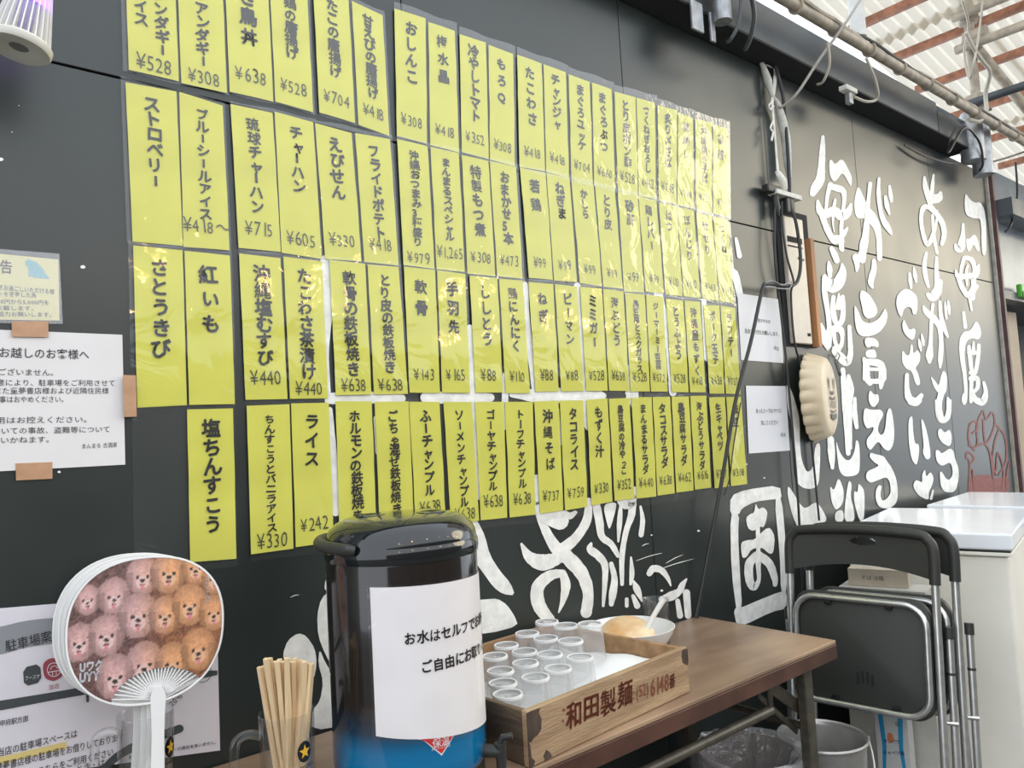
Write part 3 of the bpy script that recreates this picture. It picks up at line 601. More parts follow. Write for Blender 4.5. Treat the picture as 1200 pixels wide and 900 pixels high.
# white letter to customers
o, f, w, h = sheet('parking_letter', [(-90, 383), (143, 392.5), (146.5, 544.5), (-90, 557)], M_PAPER, .0022, 'white printed parking letter taped to the black wall at left', 'notice')
base = o.location.copy()
px_write([('お車でお越しのお客様へ', (-46, 417), (104, 420.5), 13.5)], M_TXT, 'heading', o, base, .003, .009)
px_write([('当店に駐車場はございません。', (-82, 438), (62, 440), 9), ('童夢書店様のご厚意により、駐車場をご利用させて', (-90, 451.5), (134, 452), 9), ('頂いております。また童夢書店様および近隣住民様', (-90, 461.5), (127, 461), 9), ('に迷惑となる駐車等の事はおやめください。', (-90, 472), (74, 471), 9),
  ('長時間のご利用はお控えください。', (-82, 497), (101, 494.5), 9), ('なお、駐車場においての事故、盗難等について', (-90, 510), (128, 506), 9), ('当店は責任を負いかねます。', (-82, 521), (57, 518), 9), ('まんまる 古酒家', (95, 525.5), (137, 523.5), 6.5)], M_TXT, 'printed_text', o, base, .003, .0)
tape([(142, 440), (157.5, 440.5), (158.5, 488.5), (144, 489)], .0105, 'brown tape strip on the right edge of the white parking letter')
tape([(18, 543), (61, 541.5), (61, 561), (18.5, 563)], .0032, 'brown tape strip on the lower edge of the white parking letter')
# parking guide poster
PG = (.74, .71, .76)
o, f, w, h = sheet('parking_guide', [(-90, 720), (253, 692), (257.5, 879), (-90, 925)], mat('lilac_white_print', PG, .5, var=.02), .0022, 'large pale parking guide poster with a map, behind the fans', 'poster')
base = o.location.copy(); inv = Matrix.Translation(-base)
pg = Paint('grey_brush_banner', mat('grey_print', (.27, .28, .30), .6), .0026); oo, sc_ = (0, 690), 4.286
pg.poly(oo, sc_, [(-200,220),(0,190),(120,160),(250,145),(400,140),(400,262),(250,275),(120,295),(0,330),(-200,370)], 1)
pg.build(o).matrix_parent_inverse = inv
dk = Paint('map_roads', mat('dark_slate_print', (.055, .065, .07), .6), .0028)
dk.poly(oo, sc_, [(-200,590),(0,560),(250,520),(480,480),(700,440),(1090,400),(1090,440),(700,490),(480,520),(250,560),(0,610),(-200,640)], 1)
dk.poly(oo, sc_, [(113,395),(200,373),(208,465),(120,490)], 1); dk.poly(oo, sc_, [(328,350),(420,330),(420,430),(332,445)], 1)
dk.stroke(oo, sc_, [(436,500,14),(438,562,14)]); dk.stroke(oo, sc_, [(520,900,34),(600,830,40),(720,770,46),(900,700,40)])
dk.stroke((0, 630), 3.333, [(790,480,26),(803,484,26)])
dk.build(o).matrix_parent_inverse = inv
rd = Paint('red_store_mark', mat('crimson_print', (.33, .06, .08), .6), .0031)
rd.poly(oo, sc_, [(215,370),(250,345),(300,350),(322,390),(315,435),(270,465),(225,450),(214,410)], 2); rd.build(o).matrix_parent_inverse = inv
wm = Paint('white_store_mark', mat('white_print', (.7, .7, .72), .6), .0035)
for s_ in ([(235,405,4),(245,380,4),(270,370,4),(295,380,4),(303,405,4),(290,430,4),(265,438,4),(243,428,4),(235,405,4)], [(240,418,5),(270,412,5),(300,408,5)], [(252,402,4),(260,388,4),(278,386,4),(288,398,4)], [(262,420,4),(262,432,4)], [(280,417,4),(280,428,4)]): wm.stroke(oo, sc_, s_, 3)
wm.build(o).matrix_parent_inverse = inv
px_write([('フースヤ', (28.5, 797), (46, 794), 6)], mat('white_print', (.7, .7, .72)), 'store_name', o, base, .0035)
px_write([('当店', (56, 808), (69, 805.5), 7)], mat('crimson_print', (.33, .06, .08)), 'store_caption', o, base, .0032)
hl = Paint('yellow_highlight', mat('yellow_marker', (.72, .58, .22), .6), .0026)
hl.poly(oo, sc_, [(-40,850),(100,820),(330,765),(335,800),(100,855),(-40,895)], 0); hl.build(o).matrix_parent_inverse = inv
px_write([('駐車場案内図', (6, 763), (86, 744), 15)], M_TXT, 'heading', o, base, .0034, .009)
px_write([('至甲府駅方面', (-8, 852), (32.5, 844), 8), ('当店の駐車場スペースは', (-4, 886), (90, 862.5), 11), ('童夢書店様の駐車場をお借りしております', (-6, 903), (144, 866), 11), ('マナーを守りこちらをご利用ください', (-10, 921), (132, 884), 11), ('とき・は', (88, 905), (122, 896), 10),
  ('20号', (201, 828), (214, 815), 10), ('任何県', (229, 783), (243, 780), 6), ('全表品', (229, 793), (244, 789), 6), ('駐車場につきましては一切責任を負いません。', (150, 889), (252, 871), 5), ('町内', (112, 818), (124, 815), 9)], M_TXT, 'printed_text', o, base, .0036, .006)
rg = Paint('stamp_ring', M_TXT, .0034); rg.stroke((236, 787), 1, [(11*cos(a*pi/6), 12*sin(a*pi/6), .7) for a in range(13)], 3); rg.build(o).matrix_parent_inverse = inv
# two small white notes on the right
M_NOTE = mat('note_paper', (.74, .74, .76), .5)
for c, lab, L in (([(863.5, 343.5), (913, 351), (917.5, 425.5), (868, 422)], 'white note in a plastic sleeve right of the third menu row', [('手洗タオルの', (884, 377), (902, 379), 5), ('各自で片付をお願いします。', (872, 390), (912, 394), 6), ('店主', (906, 409), (912, 411), 5)]),
          ([(873.5, 452), (920, 452.5), (925, 528), (877, 531.5)], 'white note in a plastic sleeve below the other white note', [('余ったスープはバケツに', (885, 484), (915, 483.5), 6), ('流してください', (891, 498), (911, 497), 6), ('店主', (914, 511), (920, 511), 4.5)])):
    o, f, w, h = sheet('paper_note', c, M_NOTE, .0022, lab, 'notice', 'two white notes'); base = o.location.copy()
    px_write(L, M_TXT, 'printed_text', o, base, .003, .004)

# recessed heater panel behind the cables
hx0, hx1, hz0, hz1 = 2.66, 2.90, 1.583, 2.085
hr = empty('water_heater_panel', (2.76, -.001, hz0), 'beige water heater cover with black slot, set in a wooden frame behind cables', 'heater cover')
b0 = Vector((2.76, -.001, hz0))
MB().box((hx0-.03-b0.x, -.004, -.01), (2.862-b0.x, -.001, .522)).build('dark_opening', M_WALLD, hr)
MB().box((hx0-b0.x, -.022, 0), (2.795-b0.x, -.004, .49)).build('cover', mat('beige_enamel', (.56, .50, .42), .35, var=.04), hr, bevel=.004)
MB().box((hx0+.01-b0.x, -.0235, .39), (2.775-b0.x, -.021, .412)).build('vent_slot', M_WALLD, hr)
MB().box((hx0+.01-b0.x, -.0235, .372), (2.775-b0.x, -.021, .377)).build('vent_slot', M_WALLD, hr)
MB().box((2.762-b0.x, -.0235, .03), (2.784-b0.x, -.021, .042)).build('latch_hole', M_WALLD, hr)
MB().box((2.826-b0.x, -.03, -.008), (2.852-b0.x, -.001, .42)).build('wooden_stud', mat('orange_wood', (.40, .19, .08), .6, var=.25, vscale=15, stretch=(1, 1, .2)), hr)
g = htext('Rinnai', 2.735-b0.x, 0, .017, w=.01)
write(g, lambda u, v: Vector((u, -.0235, .325-v)), 'maker_print', M_TXT, hr)

# bottle cap sign
cap_c = (on_wall(965, 465, .06)); cap_c.y = -.052
cr = empty('bottle_cap_sign', (cap_c.x, 0, cap_c.z), 'big cream bottle cap sign with fluted edge hanging on the painted wall', 'sign', rot=(0, 0, radians(17)))
Rr = .166; n = 126; prof = [(.97, .000), (1.0, .006), (.985, .020), (.955, .042), (.925, .058), (.885, .070), (.80, .076), (.5, .079), (.02, .080)]
V = []; Fc = []
for j, (rr, d_) in enumerate(prof):
    am = max(0, 1-d_/.062)
    for k in range(n):
        a = 2*pi*k/n; q = abs(sin(a*21/2)); r_ = Rr*(rr + .062*am*(q-.5)*1.5)
        V.append(Vector((r_*cos(a), -.004-d_, r_*sin(a))))
for j in range(len(prof)-1):
    for k in range(n):
        a = j*n+k; b = j*n+(k+1) % n; Fc.append((a, b, b+n, a+n))
Fc += [tuple(range(n-1, -1, -1)), tuple((len(prof)-1)*n+k for k in range(n))]
MB().add(V, Fc).build('cap_shell', M_CREAM, cr, smooth=True)
em = MB(); Y = -.0865
def fl(pts): em.poly([Vector((x, Y-.0006, z)) for x, z in pts])
for sx in (-1, 1):
    fl([(sx*.045-.012, .075), (sx*.045, .062), (sx*.045+.012, .075), (sx*.045+.008, .035), (sx*.045+.003, .028), (sx*.045+.003, .005), (sx*.045-.003, .005), (sx*.045-.003, .028), (sx*.045-.008, .035)])
fl([(-.03, .022), (0, .016), (.03, .022), (.03, .010), (0, .004), (-.03, .010)]); fl([(-.052, .002), (-.02, -.006), (.02, -.006), (.052, .002), (.052, -.006), (.02, -.014), (-.02, -.014), (-.052, -.006)])
fl([(-.058, -.008), (-.05, -.008), (-.046, -.045), (-.054, -.045)]); fl([(.058, -.008), (.05, -.008), (.046, -.045), (.054, -.045)])
for x in (-.028, -.008, .012, .032): fl([(x-.006, -.018), (x+.004, -.018), (x+.004, -.045), (x-.006, -.045)])
fl([(-.052, -.05), (0, -.058), (.052, -.05), (.052, -.055), (0, -.064), (-.052, -.055)]); fl([(-.05, -.062), (0, -.072), (.05, -.062), (.048, -.082), (0, -.092), (-.048, -.082)])
em.build('printed_emblem', mat('faded_dark_print', (.12, .115, .10), .6), cr, fixn=False)
hook = [Matrix.Rotation(radians(-17), 4, 'Z') @ (Vector(p)-cr.location) for p in (on_wall(978, 421, .012), on_wall(982, 413, .02), on_wall(984, 417, .012), on_wall(981, 424, .004), on_wall(986, 440, .004))]
MB().tube(hook, .0025, 6).build('wire_hook', M_GALV, cr, smooth=True)

# ================================================================= TABLE
TZ = .70; TX0, TX1, TY0, TY1 = .187, 1.987, -.459, -.006
tb = empty('folding_table', ((TX0+TX1)/2, (TY0+TY1)/2, 0), 'long brown folding table with dark olive steel legs against the wall', 'table')
bt = tb.location.copy()
MB().box((TX0+.001, TY0+.001, TZ-.010), (TX1-.001, TY1-.001, TZ), Matrix.Translation(-bt)).build('tabletop', M_WOODTOP, tb, bevel=.002)
MB().box((TX0, TY0, TZ-.048), (TX1, TY0+.022, TZ-.0105), Matrix.Translation(-bt)).build('front_rail', M_WOODEDGE, tb, bevel=.002)
MB().box((TX0+.004, TY1-.022, TZ-.052), (TX1-.004, TY1-.004, TZ-.0105), Matrix.Translation(-bt)).build('back_rail', M_WOODEDGE, tb, bevel=.002)
for x in (TX0, TX1-.018): MB().box((x, TY0+.023, TZ-.048), (x+.018, TY1-.023, TZ-.0105), Matrix.Translation(-bt)).build('end_rail', M_WOODEDGE, tb, bevel=.002)
for sx, X in ((1, 1.862), (-1, .312)):
    for y in (-.43, -.045):
        MB().box((X-.019, y-.013, 0), (X+.019, y+.013, TZ-.025), Matrix.Translation(-bt)).build('leg', M_OLIVE, tb, bevel=.003)
        a = Vector((X-sx*.165, y+.02, .655)); b = Vector((X, y+.02, .545)); c2 = Vector((X, y+.02, .515)); a2 = Vector((X-sx*.165, y+.02, .628))
        def bar(p, q, hw, t_, nm):
            d = (q-p).normalized(); nn = Vector((-d.z, 0, d.x))
            v = []
            for yy in (-t_, t_): v += [p+nn*hw+Vector((0, yy, 0)), q+nn*hw+Vector((0, yy, 0)), q-nn*hw+Vector((0, yy, 0)), p-nn*hw+Vector((0, yy, 0))]
            MB().add([x_-bt for x_ in v], [(0, 1, 2, 3), (7, 6, 5, 4), (0, 4, 5, 1), (1, 5, 6, 2), (2, 6, 7, 3), (3, 7, 4, 0)]).build(nm, M_OLIVE, tb, bevel=.0015, seg=1)
        bar(a, b, .016, .003, 'brace'); bar(a2+Vector((.0, .012, -.012)), c2+Vector((0, .012, -.035)), .007, .003, 'locking_stay')
    MB().tube([Vector((X, -.43, .50))-bt, Vector((X, -.045, .50))-bt], .0105, 10).build('cross_tube', M_OLIVE, tb, smooth=True)
    MB().tube([Vector((X-sx*.165, -.42, .645))-bt, Vector((X-sx*.165, -.05, .645))-bt], .0095, 10).build('pivot_tube', M_OLIVE, tb, smooth=True)
MB().tube([Vector((1.70, -.43, .585))-bt, Vector((.47, -.43, .585))-bt], .0115, 12).build('shelf_tube', M_OLIVE, tb, smooth=True)
for x in (1.70, .47): MB().tube([Vector((x, -.43, .585))-bt, Vector((x, -.43, .655))-bt], .007, 8).build('tube_hanger', M_OLIVE, tb, smooth=True)

# ================================================================= WATER JUG
jc = Vector((.739, -.321, TZ)); Rj = .135
jg = empty('water_dispenser', jc, 'large black and blue round water dispenser with a white sign on the table', 'water dispenser')
m = bpy.data.materials.new('black_to_blue_shell'); m.use_nodes = True; t = m.node_tree; p_ = t.nodes['Principled BSDF']
tc = t.nodes.new('ShaderNodeTexCoord'); sp = t.nodes.new('ShaderNodeSeparateXYZ'); rp = t.nodes.new('ShaderNodeValToRGB'); mr = t.nodes.new('ShaderNodeMapRange')
mr.inputs[1].default_value = 0; mr.inputs[2].default_value = .40
t.links.new(tc.outputs['Object'], sp.inputs[0]); t.links.new(sp.outputs[2], mr.inputs[0]); t.links.new(mr.outputs[0], rp.inputs[0]); t.links.new(rp.outputs[0], p_.inputs['Base Color'])
e = rp.color_ramp.elements; e[0].position = .06; e[0].color = (.0, .10, .26, 1); e[1].position = .40; e[1].color = (.014, .011, .010, 1)
for ps, cc in ((.16, (.0, .17, .38, 1)), (.22, (.0, .15, .34, 1)), (.30, (.008, .035, .07, 1))): x_ = rp.color_ramp.elements.new(ps); x_.color = cc
p_.inputs['Roughness'].default_value = .13; p_.inputs['Coat Weight'].default_value = .5
MB().lathe([(Rj*.955, .028), (Rj*.985, .034), (Rj, .044), (Rj, .386), (Rj*.99, .392)], 64, close=True).build('body', m, jg, smooth=True)
MB().lathe([(Rj*.93, 0), (Rj*.965, .004), (Rj*.965, .030), (Rj*.93, .034)], 48, close=True).build('base_ring', M_BLACKPL, jg, smooth=True)
MB().lathe([(Rj*.97, .388), (Rj*1.015, .391), (Rj*1.025, .400), (Rj*1.02, .412), (Rj*1.0, .418)], 64, close=True).build('lid_ring', M_BLACKGL, jg, smooth=True)
MB().lathe([(Rj*1.005, .416), (Rj*.995, .428), (Rj*.955, .440), (Rj*.87, .451), (Rj*.76, .458), (Rj*.66, .461), (Rj*.3, .463), (.002, .463)], 64).build('lid_dome', M_BLACKGL, jg, smooth=True)
for a in (math.atan2(-RX.y, -RX.x), math.atan2(RX.y, RX.x)):
    MB().lathe([(.029, .0), (.027, .0035), (.021, .0035), (.018, .001), (.003, .0008)], 24, Matrix.Translation((.055*cos(a), .055*sin(a), .4605)) @ Matrix.Rotation(a, 4, 'Z') @ Matrix.Scale(1.0, 4, (1, 0, 0)), close=True).build('lid_knob', M_BLACKGL, jg, smooth=True)
# carry handle folded along the left of the lid
viewd = (Vector((CP.x, CP.y, 0))-Vector((jc.x, jc.y, 0))).normalized(); av = math.atan2(viewd.y, viewd.x)
def onj(phi, z, r=Rj): return Vector((r*cos(av+phi), r*sin(av+phi), z))
hp = [onj(-a, .418+.004*sin((a-.6)/2.0*pi), Rj*1.075) for a in [.66+1.9*i/14 for i in range(15)]]
MB().tube([onj(-.60, .416, Rj*1.02)]+hp+[onj(-2.62, .416, Rj*1.0)], [.0085]+[.0105]*15+[.0085], 12).build('carry_handle', M_BLACKPL, jg, smooth=True)
# paper sign wrapped on the drum (angle grows to the right in the view)
def cyl_sheet(p0, p1, z00, z10, z01, z11, r, name, m_, parent, n=28):
    V = []; Fc = []
    for i in range(n+1):
        s = i/n; ph = p0+(p1-p0)*s; V += [onj(ph, z00+(z10-z00)*s, r), onj(ph, z01+(z11-z01)*s, r), onj(ph, z00+(z10-z00)*s, r+.0006), onj(ph, z01+(z11-z01)*s, r+.0006)]
    for i in range(n):
        q = 4*i; Fc += [(q+2, q+3, q+7, q+6), (q, q+4, q+5, q+1), (q, q+2, q+6, q+4), (q+1, q+5, q+7, q+3)]
    Fc += [(0, 1, 3, 2), (4*n, 4*n+2, 4*n+3, 4*n+1)]
    return MB().add(V, Fc).build(name, m_, parent, smooth=True)
A0, A1 = -.415, 1.50
cyl_sheet(A0, A1, .357, .350, .120, .088, Rj+.0008, 'paper_sign', mat('sign_paper', (.90, .86, .86), .45, var=.02), jg)
cyl_sheet(A0-.04, A1+.05, .362, .355, .114, .082, Rj+.0019, 'sign_sleeve', film('sign_film', gloss=.025, rough=.12, bump=.15, bscale=14, edge=.12), jg)
def jfn(z0): return lambda u, v: onj(u/Rj, z0-v, Rj+.0026)
g = htext('お水はセルフでお願いします', -.004, 0, .0222, w=.02, wob=.8, cw=.93); write(g, jfn(.264), 'sign_text', M_INK, jg)
g = htext('ご自由にお取りください', +.021, 0, .0222, w=.02, wob=.8, cw=.93); write(g, jfn(.216), 'sign_text', M_INK, jg)
# warm-keeping mark: red triangle-like diamond
mk = MB(); ca = .37
def jp(u, z, r): return onj(ca+u/Rj, z, r)
def curved_mark(hw, top, apex, lift, name, m_):
    n = 18; V = []
    for k in range(n+1):
        x = -hw+2*hw*k/n; lo = apex+(top-.016-apex)*min(1, abs(x)/(hw*.86)); V += [jp(x, .108+top, Rj+lift), jp(x, .108+min(lo, top-.0005), Rj+lift)]
    MB().add(V, [(2*k, 2*k+1, 2*k+3, 2*k+2) for k in range(n)]).build(name, m_, jg, fixn=False)
curved_mark(.036, .018, -.030, .0006, 'mark_border', mat('white_print', (.7, .7, .72)))
curved_mark(.032, .016, -.0265, .0010, 'warm_keeping_mark', mat('signal_red', (.60, .03, .025), .35))
g = htext('保温', 0, 0, .0155, w=.009, center=True); write(g, lambda u, v: jp(u, .0945-v, Rj+.0016), 'mark_text', mat('white_print', (.7, .7, .72)), jg)
g = htext('HOT/COLD', 0, 0, .006, w=.0, center=True); write(g, lambda u, v: jp(u, .0895-v, Rj+.0016), 'mark_text', mat('white_print', (.7, .7, .72)), jg)
cyl_sheet(-1.56, -1.30, .365, .365, .20, .20, Rj+.0003, 'maker_label', mat('dark_label', (.03, .03, .035), .3), jg, 4)
g = htext('保温保冷ウォータージャグ', 0, 0, .0125, w=.0)
write(g, lambda u, v: onj(-1.42-v/Rj, .355-u*.93, Rj+.0012), 'label_text', mat('white_print', (.7, .7, .72)), jg)
# tap at the lower right
tp = onj(1.20, .048, Rj); dv = Vector((cos(av+1.20), sin(av+1.20), 0))
MB().tube([tp-dv*.004, tp+dv*.03], .011, 14).build('tap_stem', M_BLACKPL, jg, smooth=True)
MB().tube([tp+dv*.03+Vector((0, 0, .014)), tp+dv*.03+Vector((0, 0, -.035))], [.011, .008], 14).build('tap_spout', M_BLACKPL, jg, smooth=True)
MB().tube([tp+dv*.03+Vector((0, 0, .014)), tp+dv*.034+Vector((0, 0, .024)), tp+dv*.052+Vector((0, 0, .027))], .0055, 10).build('tap_lever', M_BLACKPL, jg, smooth=True)

# ================================================================= GLASS MUGS
def mug(c, R0, Hh, handle_ang, label, logo=True, logo_phi=.75):
    r = empty('beer_mug', c, label, 'mug')
    MB().lathe([(.001, .0), (R0*.90, .0), (R0*.95, .006), (R0*.94, .03), (R0*.97, Hh*.6), (R0, Hh-.004), (R0*.985, Hh), (R0*.95, Hh-.004), (R0*.88, Hh*.55), (R0*.84, .030), (R0*.6, .018), (.001, .017)], 40).build('glass_body', M_GLASSM, r, smooth=True)
    ax = Vector((cos(handle_ang), sin(handle_ang), 0))
    pts = [ax*(R0*.93)+Vector((0, 0, Hh*.80)), ax*(R0+.016)+Vector((0, 0, Hh*.835)), ax*(R0+.034)+Vector((0, 0, Hh*.78)), ax*(R0+.038)+Vector((0, 0, Hh*.6)), ax*(R0+.036)+Vector((0, 0, Hh*.40)), ax*(R0+.024)+Vector((0, 0, Hh*.24)), ax*(R0*.93)+Vector((0, 0, Hh*.18))]
    pp = [Vector(p) for p in catmull([tuple(p) for p in pts], 5)]
    MB().tube(pp, .0075, 12).build('mug_handle', M_GLASSM, r, smooth=True)
    if logo:
        d = (Vector((CP.x, CP.y, 0))-Vector((c[0], c[1], 0))); a0 = math.atan2(d.y, d.x)
        def q(u, v, lift): a = a0+logo_phi+u/R0; return Vector(((R0+lift)*cos(a), (R0+lift)*sin(a), Hh*.66+v))
        MB().add([q(0, 0, .0008)]+[q(.0125*j/3*cos(k*pi/12), .0165*j/3*sin(k*pi/12), .0008) for j in (1, 2, 3) for k in range(24)], [(0, 1+k, 1+(k+1) % 24) for k in range(24)]+[(1+24*j+k, 1+24*j+(k+1) % 24, 25+24*j+(k+1) % 24, 25+24*j+k) for j in (0, 1) for k in range(24)]).build('logo_disc', M_BLACKGL, r, fixn=False)
        MB().add([q(0, 0, .0015)]+[q((.0100 if k % 2 == 0 else .0042)*cos(pi/2+k*pi/5), (.0115 if k % 2 == 0 else .0048)*sin(pi/2+k*pi/5), .0015) for k in range(10)], [(0, 1+k, 1+(k+1) % 10) for k in range(10)]).build('logo_star', mat('gold_print', (.85, .48, .04), .4), r, fixn=False)
        g = htext('SAPPORO', 0, 0, .0075, w=.015, center=True); write(g, lambda u, v: q(u, -.026-v, .001), 'logo_text', M_BLACKGL, r)
    return r
fm = Vector((.352, -.118, TZ)); mug(fm, .044, .166, math.atan2(-RX.y, -RX.x)+.1, 'clear glass beer mug holding the paper fans, at left', True, .95)
cm = Vector((.520, -.300, TZ)); mug(cm, .044, .166, math.atan2(-RX.y, -RX.x)+.35, 'clear glass beer mug full of chopsticks left of the water dispenser', True, .62)
# chopsticks
tops = [(205,190),(232,182),(250,130),(275,128),(305,150),(330,148),(362,150),(395,125),(400,155),(440,150),(450,128),(482,140),(490,170),(520,150),(545,160),(572,165),(345,135),(425,145),(505,138)]
rn = random.Random(3); CHOPS = []
for k, (X, Y_) in enumerate(tops):
    px, py = 270+X/6, 750+Y_/6; d = ray(px, py); zz = ((cm-CP).dot(FW) + rn.uniform(-.02, .02)); T = CP+d*zz
    off = (T-cm); lx = off.dot(Vector((RX.x, RX.y, 0)).normalized()); B = cm+Vector((RX.x, RX.y, 0)).normalized()*(lx*.42)+Vector((FW.x, FW.y, 0)).normalized()*rn.uniform(-.018, .018); B.z = TZ+.021
    dd = T-B; L = dd.length; qd = dd.to_track_quat('Z', 'Y')
    s0, s1 = .0034, .0041
    v = [(-s0, -s0*.8, 0), (s0, -s0*.8, 0), (s0, s0*.8, 0), (-s0, s0*.8, 0), (-s1, -s1*.8, L), (s1, -s1*.8, L), (s1, s1*.8, L), (-s1, s1*.8, L)]
    ob = MB().add(v, [(0, 3, 2, 1), (4, 5, 6, 7), (0, 1, 5, 4), (1, 2, 6, 5), (2, 3, 7, 6), (3, 0, 4, 7)]).build('chopstick', M_CHOP, bevel=.0006, seg=1)
    CHOPS.append((px, Y_, ob)); ob.location = B; ob.rotation_euler = (qd @ Matrix.Rotation(rn.uniform(-.3, .3), 3, 'Z').to_quaternion()).to_euler()

ORD = ['leftmost', 'second', 'third', 'fourth', 'fifth', 'sixth', 'seventh', 'eighth', 'ninth', 'tenth', 'eleventh', 'twelfth', 'thirteenth', 'fourteenth', 'fifteenth', 'sixteenth', 'seventeenth', 'eighteenth', 'rightmost']
for k, (px, hy, ob) in enumerate(sorted(CHOPS, key=lambda q: q[0])):
    tag(ob, 'pale wooden chopstick in the mug, %s by its tip%s' % (ORD[k], '' if k in (0, 18) else ' from the left'), 'chopstick', 'chopsticks in the glass mug')
# ================================================================= PAPER FANS
M_FANW = mat('white_fan_plastic', (.78, .77, .75), .4)
def fan_frame(pxc, depth, rollpx):
    c = CP+ray(*pxc)*depth; nrm = (CP-c).normalized(); r_ = RX.copy(); r_ = (r_-nrm*r_.dot(nrm)).normalized(); u_ = nrm.cross(r_).normalized()*1
    if u_.z < 0: u_ = -u_
    a = rollpx; r2 = r_*cos(a)+u_*sin(a); u2 = -r_*sin(a)+u_*cos(a)
    M = Matrix((( r2.x, u2.x, nrm.x, c.x), (r2.y, u2.y, nrm.y, c.y), (r2.z, u2.z, nrm.z, c.z), (0, 0, 0, 1))); return M
FA, FB = .118, .1175        # half width, half height
def fshape(a):
    x, y = cos(a), sin(a); k = (abs(x)**2.3+abs(y)**2.3)**(-1/2.3)
    return Vector((FA*x*k*(1+.03*y), FB*y*k, 0))
RIBC = Vector((.017, -FB+.005, 0)); RIBR = .070
def dogcol(u, v):
    # fan picture: rows of curly-haired puppies
    X, Y_ = 577+u*305, 345-v*268
    n1 = noise.noise(Vector((X*.045, Y_*.045, 1)))*.5+noise.noise(Vector((X*.13, Y_*.13, 5)))*.7
    t_ = max(0, min(1, (X-560)/140+.25)); 
    body = Vector((.12, .055, .048)).lerp(Vector((.22, .08, .032)), t_)*(1+n1*1.5)
    c = body; hl = Vector((.50, .29, .27)).lerp(Vector((.58, .27, .12)), t_); mz = Vector((.66, .46, .43)).lerp(Vector((.70, .40, .24)), t_)
    for (dx, dy, r) in DOGS:
        q = Vector(((X-dx)/r, (Y_-dy)/r))*.92; d = sqrt(q.x*q.x+(q.y*.92)**2)+n1*.16
        if d < 1.12:
            c = hl*(1.08+n1*.55)*(1.12-.62*max(0, d-.35))
            if abs(q.x) > .62 and q.y > -.25: c = c*.70
            m_ = sqrt((q.x/.42)**2+((q.y-.42)/.40)**2)
            if m_ < 1: c = mz*(1+n1*.15)
            if sqrt((abs(q.x)-.32)**2+(q.y-.08)**2) < .11: c = Vector((.03, .02, .02))
            if sqrt((q.x/1.3)**2+(q.y-.30)**2) < .12: c = Vector((.035, .02, .02))
            if abs(q.x) < .16 and .50 < q.y < .62: c = Vector((.12, .04, .04))
            if sqrt((q.x/.9)**2+((q.y-.72)/1.2)**2) < .13: c = Vector((.62, .20, .22))
    return [max(0, min(1, x)) for x in c]
DOGS = [(345,215,42),(445,210,52),(555,145,55),(660,140,60),(770,130,50),(850,180,45),(320,365,52),(420,350,58),(540,290,64),(645,300,54),(745,270,60),(845,310,52),(565,470,62),(455,500,60),(675,480,58),(780,440,60)]
def make_fan(M, label, printed, group):
    r = empty('paper_fan', (0, 0, 0), label, 'fan', group); r.matrix_world = M
    ring = [fshape(2*pi*k/64) for k in range(65)]
    MB().tube([p+Vector((0, 0, 0)) for p in ring], .0022, 6, cap=False).build('rim', M_FANW, r, smooth=True)
    N = 110; V = []; ids = {}; Fc = []; cl = []
    for j in range(N+1):
        for i in range(N+1):
            x, y = 2*i/N-1, 2*j/N-1; ux, uy = x*sqrt(1-y*y/2), y*sqrt(1-x*x/2); a = math.atan2(uy, ux); rad = sqrt(ux*ux+uy*uy)
            p = fshape(a)*rad; V.append((p.x, p.y, .0011))
            if printed: cl.append(dogcol(p.x/FA, p.y/FB))
    step = 1
    for j in range(N):
        for i in range(N):
            q = j*(N+1)+i; c_ = Vector(V[q])-RIBC
            if printed and sqrt(c_.x**2*.62+c_.y**2*1.35) < RIBR*.78: continue
            Fc.append((q, q+1, q+N+2, q+N+1))
    me = bpy.data.meshes.new('fan_face'); me.from_pydata(V, [], Fc); 
    if printed:
        at = me.color_attributes.new('col', 'FLOAT_COLOR', 'POINT')
        for k, c_ in enumerate(cl): at.data[k].color = (*c_, 1)
        me.materials.append(vcol_mat('puppy_print', 'col', .35))
    else: me.materials.append(M_FANW)
    put('fan_face', me, r)
    for k in range(27):
        a = radians(8+k*164/26); d = Vector((cos(a), sin(a), 0)); st = RIBC+d*.012; L_ = RIBR*.80/sqrt(d.x**2*.62+d.y**2*1.35)+.004; en = RIBC+d*L_
        lim = fshape(math.atan2(en.y, en.x))
        if en.length > lim.length: en = lim*.985
        nn = Vector((-d.y, d.x, 0))*.0009
        MB().add([st+nn*1.6+Vector((0, 0, .0004)), st-nn*1.6+Vector((0, 0, .0004)), en-nn+Vector((0, 0, .0004)), en+nn+Vector((0, 0, .0004)), st+nn*1.6-Vector((0, 0, .0006)), st-nn*1.6-Vector((0, 0, .0006)), en-nn-Vector((0, 0, .0006)), en+nn-Vector((0, 0, .0006))],
                 [(0, 1, 2, 3), (7, 6, 5, 4), (0, 4, 5, 1), (1, 5, 6, 2), (2, 6, 7, 3), (3, 7, 4, 0)]).build('rib', M_FANW, r)
    hd = MB(); b = RIBC
    pr = [(-.006, .020), (.006, .020), (.012, .004), (.0105, -.02), (.0095, -.06), (.0105, -.118), (-.0105, -.118), (-.0095, -.06), (-.0105, -.02), (-.012, .004)]
    v = [b+Vector((x, y, .0024)) for x, y in pr]+[b+Vector((x, y, -.0018)) for x, y in pr]; n_ = len(pr)
    hd.add(v, [tuple(range(n_)), tuple(range(2*n_-1, n_-1, -1))]+[(k, k+n_, (k+1) % n_+n_, (k+1) % n_) for k in range(n_)]).build('fan_handle', M_FANW, r, bevel=.0008, seg=1)
    return r
Mf = fan_frame((173, 737), 1.285, .12)
f0 = make_fan(Mf, 'front paper fan printed with rows of curly puppies, in the mug', True, 'paper fans in the mug')
fi = Mf.inverted()
